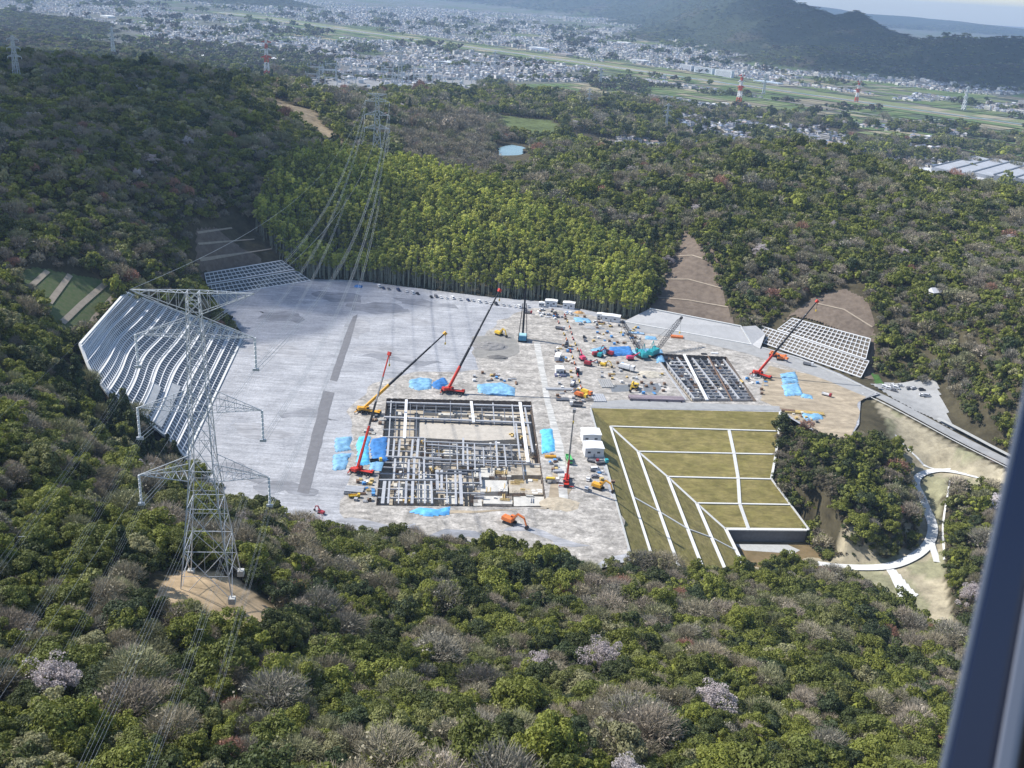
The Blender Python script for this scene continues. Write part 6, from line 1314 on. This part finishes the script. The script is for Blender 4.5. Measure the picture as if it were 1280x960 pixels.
# trucks
def truck(px, py, hd, cab, bed, label, k=1.0, load=None):
    p = P(px, py, 0); e = empty('truck', (p[0], p[1], .06), hd, label, 'truck', 'trucks on the site'); b = MB(); b.box((0, 0, .9*k), (7.5*k, 2.1*k, .4*k), None, BLK); b.build('chassis', None, e); b = MB(); b.box((3.0*k, 0, 1.9*k), (1.8*k, 2.3*k, 2.0*k), None, cab, .93); b.box((3.2*k, 0, 2.25*k), (1.66*k, 2.1*k, .8*k), None, GLS, .95); b.build('cab', None, e)
    b = MB(); b.box((-1*k, 0, 1.3*k), (5.6*k, 2.4*k, .3*k), None, bed)
    for s in (-1, 1): b.box((-1*k, s*1.15*k, 1.8*k), (5.6*k, .1*k, .8*k), None, bed)
    b.box((-3.8*k, 0, 1.8*k), (.1*k, 2.4*k, .8*k), None, bed); b.build('cargo_bed', None, e)
    if load: b = MB(); b.box((-1*k, 0, 2.2*k), (5*k, 1.9*k, 1.4*k), None, load, .9); b.build('load', None, e)
    wheels(b, e, [-2.8*k, -1.6*k, 2.6*k], 1.0*k, .5*k, .4)
for a in ((711,577,-1.45,GRN,GRN,'bright green truck on the white path behind the red outrigger crane',1.1,None),(720,508,3.1,CARC['white'],GREY,'white truck with dark load above the lawn corner',1.0,BLK),(700,412,-.2,CARC['silver'],GREY,'grey truck near the top of the white path',.9,None),(722,466,1.5,CARC['white'],BLK,'white-cabbed truck inside the barrier lane, upper',.9,BLK),(716,482,1.3,CARC['navy'],GREY,'blue truck inside the barrier lane, lower',.9,CARC['white']),
          (708,433,1.4,GREY,GREY,'grey truck between the orange barriers',.9,BLK),(783,463,-.5,CARC['white'],CARC['white'],'white lorry with folded boom below the crimson machine',1.4,CARC['white']),(752,580,.3,TEAL,GREY,'teal truck just below the lower white cabin',.9,None),(741,578,-.3,MAR,GREY,'small red truck at the corner of the lower white cabin',.8,None),(1010,457,-.4,CARC['white'],GREY,'white truck at the bend of the haul road',.9,None),(1033,495,-.6,MAR,CARC['white'],'small red truck on the sandy ground',.8,None),(726,497,-.6,YE2,ORG,'yellow concrete truck at the end of the barrier lane',1.1,ORG),(660,392,-.1,MAR,GREY,'red truck by the mast of the drilling rig',.8,None),(690,603,0,CARC['white'],GREY,'white truck right of the concrete footings',.9,YE2),(470,578,0.3,YE2,BLK,'yellow truck among the blue tarpaulins',.8,None),(443,622,.2,YE2,YE2,'small yellow truck near the lower left corner of the pit',.7,None),(733,505-12,-.7,ORG,YE2,'orange pump truck touching the yellow one',1.0,YE2)): truck(*a)
# loose material
m_pl = [m_strut, m_foot, m_ply, m_rebar, m_strutd, m_wht, cmat('pallet_blue', (.1,.3,.6)), m_rebar]
areas = [([(600,462),(650,470),(650,482),(585,476)],16,'behind the strut pit'),([(690,420),(712,430),(726,490),(700,494)],40,'inside the barrier lane'),([(745,402),(800,408),(800,432),(740,430)],44,'on the pale ground above the machine row'),([(736,452),(820,452),(840,492),(760,494)],34,'between the machines and the long pile stack'),([(436,598),(470,600),(468,632),(430,628)],16,'left of the strut pit'),([(688,570),(702,572),(700,612),(686,605)],14,'right of the strut pit'),([(670,382),(760,400),(752,408),(668,396)],22,'around the huts below the bamboo'),([(920,470),(960,470),(965,500),(944,500)],14,'right of the smaller pit'),([(980,515),(1030,520),(1030,532),(990,526)],8,'at the lawn corner'),([(470,520),(480,522),(478,544),(452,545)],12,'between orange crane and pit'),([(739,585),(760,588),(768,604),(742,600)],8,'beside the lawn kerb'),([(690,492),(740,500),(735,506),(700,506)],10,'above the lawn corner')]
cw = {0:'grey',1:'pale concrete',2:'yellow wooden',3:'brown',4:'dark grey',5:'white',6:'blue',7:'rusty'}; sh = ['crate','bundle','pallet stack','pipe bundle']
for q, n, txt in areas:
    poly = PX(q); xs = [p[0] for p in poly]; ys = [p[1] for p in poly]; c = 0; tries = 0
    while c < n and tries < 2000:
        tries += 1; x = pr_.uniform(min(xs), max(xs)); y = pr_.uniform(min(ys), max(ys))
        if not inpoly(np.array([x]), np.array([y]), poly)[0]: continue
        mi = pr_.randrange(8); kd = pr_.randrange(4); l_ = pr_.uniform(1.2, 4.5); b = MB(); m_ = m_pl[mi]
        if kd == 0: b.box((0, 0, .7), (1.8, 1.5, 1.3), None, m_); b.box((0, 0, 1.4), (1.95, 1.65, .12), None, m_); b.box((0, 0, .05), (1.9, 1.6, .12), None, BLK)
        elif kd == 1:
            for j in range(4): b.box((0, -.6+.4*j, .3+.1*(j % 2)), (l_, .3, .45), None, m_)
            b.box((l_*.3, 0, .62), (.12, 1.7, .1), None, BLK)
        elif kd == 2:
            for j in range(4): b.box((pr_.uniform(-.08, .08), 0, .2+.32*j), (1.9, 1.6, .2), None, m_)
        else:
            for j in range(3): b.cyl((-l_/2, -.5+.5*j, .28), (l_/2, -.5+.5*j, .28), .25, 7, m_)
            b.cyl((-l_/2, -.25, .68), (l_/2, -.25, .68), .25, 7, m_); b.cyl((-l_/2, .25, .68), (l_/2, .25, .68), .25, 7, m_)
        o = b.build(['crate','beam_bundle','pallet_stack','pipe_bundle'][kd], None, loc=(x, y, .05), label='%s %s, %s' % (cw[mi], sh[kd], at_fine(*proj(x, y, 0)[:2])), cat=sh[kd], group='loose material '+txt); o.rotation_euler = (0, 0, pr_.choice([.1, 1.67])+pr_.uniform(-.3, .3)); c += 1
# earth heaps
def heap(px, py, rx, ry, h_, label, col=(.2,.19,.18), name='earth_heap'):
    p = P(px, py, 0); n = 20; V = []; Fs = []; r_ = random.Random(int(px))
    for i in range(9):
        for j in range(n): a = 6.283*j/n; k = 1-i/8; wob = .85+.3*r_.random(); V.append((rx*k*math.cos(a)*wob, ry*k*math.sin(a)*wob, h_*(1-k*k)*(.85+.2*r_.random())-.05))
    for i in range(8):
        for j in range(n): Fs.append((i*n+j, i*n+(j+1) % n, (i+1)*n+(j+1) % n, (i+1)*n+j))
    b = MB(); b.add(V, Fs); b.build(name, mat('heap_%.2f' % col[0], col, .95, .2, .4, detail=9), loc=(p[0], p[1], .02), label=label, cat='heap', group='earth heaps')
heap(612,433,12,9,2.5,'grey damp earth heap left of the drilling rig',(.24,.23,.22)); heap(622,447,7,4,1.6,'small dark earth heap nearest the drilling rig',(.15,.145,.14)); heap(743,410,8,4,1.2,'grey gravel heap near the pale blue sheet',(.3,.3,.3)); heap(724,391,4,3,1.5,'orange-tan soil heap beside the second hut',(.5,.3,.12)); heap(760,458,5,4,1.4,'tan soil heap below the machine row',(.45,.38,.28)); heap(812,468,9,7,1.5,'flat pale tan soil heap left of the smaller pit',(.47,.43,.35)); heap(735,500,6,3,1.4,'dark soil heap at the lawn corner',(.16,.15,.14)); heap(700,630,10,7,1.0,'light tan soil heap below the red outrigger crane',(.42,.36,.27))
def pool(px, label): poly_fill('muddy_pool', wobble(PX(px), .6, 2), (), .07, mat('muddy_water', (.18,.19,.2), .3, .1, .4, spec=.5))
pool([(804,481),(822,479),(828,486),(822,491),(806,490)], ''); pool([(762,481),(786,481),(788,489),(764,490)], '')
# ------------------------------------------------------------------ helicopter door pillar beside the camera
def camp(px, py, dist):
    d = _f+_r*(px-640)/F-_u*(py-480)/F; return Vector(CAM+d*dist)
m_fr = mat('airframe_navy', (.012,.025,.075), .35, 0, 1, spec=.5); m_seal = mat('rubber_seal', (.24,.26,.32), .6); m_in = mat('dark_lining', (.01,.01,.012), .9)
hp = empty('helicopter_door_frame', tuple(camp(1260, 700, .62)), 0, 'dark blue door pillar of the helicopter, blurred and close at the right edge', 'door frame')
def strip(name, pts, m, dep=.04):
    "pillar section: four outline corners at distance, given thickness away from the lens"
    b = MB(); A = [camp(x, y, .6) for x, y in pts]; ax = Vector(_f)*dep+Vector(_r)*dep*1.3; n = len(A); b.add(A+[p+ax for p in A], [tuple(range(n))[::-1], tuple(range(n, 2*n))]+[(i, (i+1) % n, n+(i+1) % n, n+i) for i in range(n)], m); me = b.mesh(name)
    for v in me.vertices: v.co = v.co-hp.location
    o = bpy.data.objects.new(name, me); COL.objects.link(o); o.parent = hp
    md = o.modifiers.new('round', 'BEVEL'); md.width = .003; md.segments = 3
strip('pillar', [(1317,330),(1352,330),(1212,1120),(1146,1120)], m_fr, .05)
strip('rubber_seal', [(1313,330),(1319,330),(1147,1120),(1138,1120)], m_seal, .03)
strip('trim_strip', [(1353,330),(1372,330),(1242,1120),(1213,1120)], m_seal, .045)
strip('lining', [(1373,330),(1560,330),(1560,1120),(1243,1120)], m_in, .05)
# ------------------------------------------------------------------ clouds whose shadows lie on the left hills and the mountains
def cloud_mat():
    m = bpy.data.materials.new('cloud'); m.use_nodes = True; n = m.node_tree; L = n.links; b = n.nodes['Principled BSDF']; b.inputs['Base Color'].default_value = (.85,.85,.86,1); b.inputs['Roughness'].default_value = 1
    t = n.nodes.new('ShaderNodeBsdfTransparent'); t.inputs[0].default_value = (.84,.84,.86,1); ms = n.nodes.new('ShaderNodeMixShader'); ms.inputs[0].default_value = .8; L.new(t.outputs[0], ms.inputs[1]); L.new(b.outputs[0], ms.inputs[2]); 
    ms.inputs[0].default_value = .2; L.new(ms.outputs[0], n.nodes['Material Output'].inputs[0]); return m
cm = cloud_mat()
def cloud(ground_poly, alt, lab):
    "a flat-based cumulus standing towards the sun from the ground it shades"
    sh_ = Vector((SD.x/SD.z*alt, SD.y/SD.z*alt)); poly = [(p[0]+sh_.x, p[1]+sh_.y) for p in ground_poly]; bm = bmesh.new(); xs = [p[0] for p in poly]; ys = [p[1] for p in poly]; st_ = math.sqrt((max(xs)-min(xs))*(max(ys)-min(ys))/160)
    for x in np.arange(min(xs), max(xs), st_):
        for y in np.arange(min(ys), max(ys), st_):
            xx, yy = x+rng.uniform(-.3, .3)*st_, y+rng.uniform(-.3, .3)*st_
            if inpoly(np.array([xx]), np.array([yy]), poly)[0]:
                rr = st_*rng.uniform(.75, 1.15); bmesh.ops.create_icosphere(bm, subdivisions=2, radius=rr, matrix=Matrix.Translation((xx, yy, alt+rr*.3))@Matrix.Diagonal((1, 1, .6, 1)))
    me = bpy.data.meshes.new('cloud'); bm.to_mesh(me); bm.free(); me.materials.append(cm); o = bpy.data.objects.new('cloud', me); COL.objects.link(o); tag(o, kind='structure')
cloud([P(*q) for q in [(-400,400,80),(-80,330,75),(40,325,65),(150,335,60),(255,360,20),(370,362,2),(430,345,10),(462,290,26),(430,230,44),(400,170,50),(340,118,58),(260,95,75),(-60,75,110),(-500,80,110)]], 1100, '')
cloud([P(*q) for q in [(880,50,-50),(1010,85,-50),(1200,115,-50),(1450,150,-50),(1500,70,0),(1280,52,90),(1060,18,150),(960,5,200)]], 2200, '')
# ------------------------------------------------------------------ haze
bm = bmesh.new(); bmesh.ops.create_cube(bm, size=1.0)
for v in bm.verts: v.co = Vector((v.co.x*118000, 13300+v.co.y*27400, -62+(v.co.z+.5)*(62+380)))
me = bpy.data.meshes.new('haze'); bm.to_mesh(me); bm.free(); hz = bpy.data.objects.new('haze', me); COL.objects.link(hz); tag(hz, kind='stuff')
hm_ = bpy.data.materials.new('haze'); hm_.use_nodes = True; n = hm_.node_tree; n.nodes.clear(); ou = n.nodes.new('ShaderNodeOutputMaterial'); vo = n.nodes.new('ShaderNodeVolumePrincipled'); vo.inputs['Color'].default_value = (.5,.7,1,1); vo.inputs['Density'].default_value = 5.5e-5; vo.inputs['Anisotropy'].default_value = .0
n.links.new(vo.outputs[0], ou.inputs['Volume']); me.materials.append(hm_)
print('min terrain', tz.min(), 'max', tz.max(), 'objects', len(bpy.data.objects))
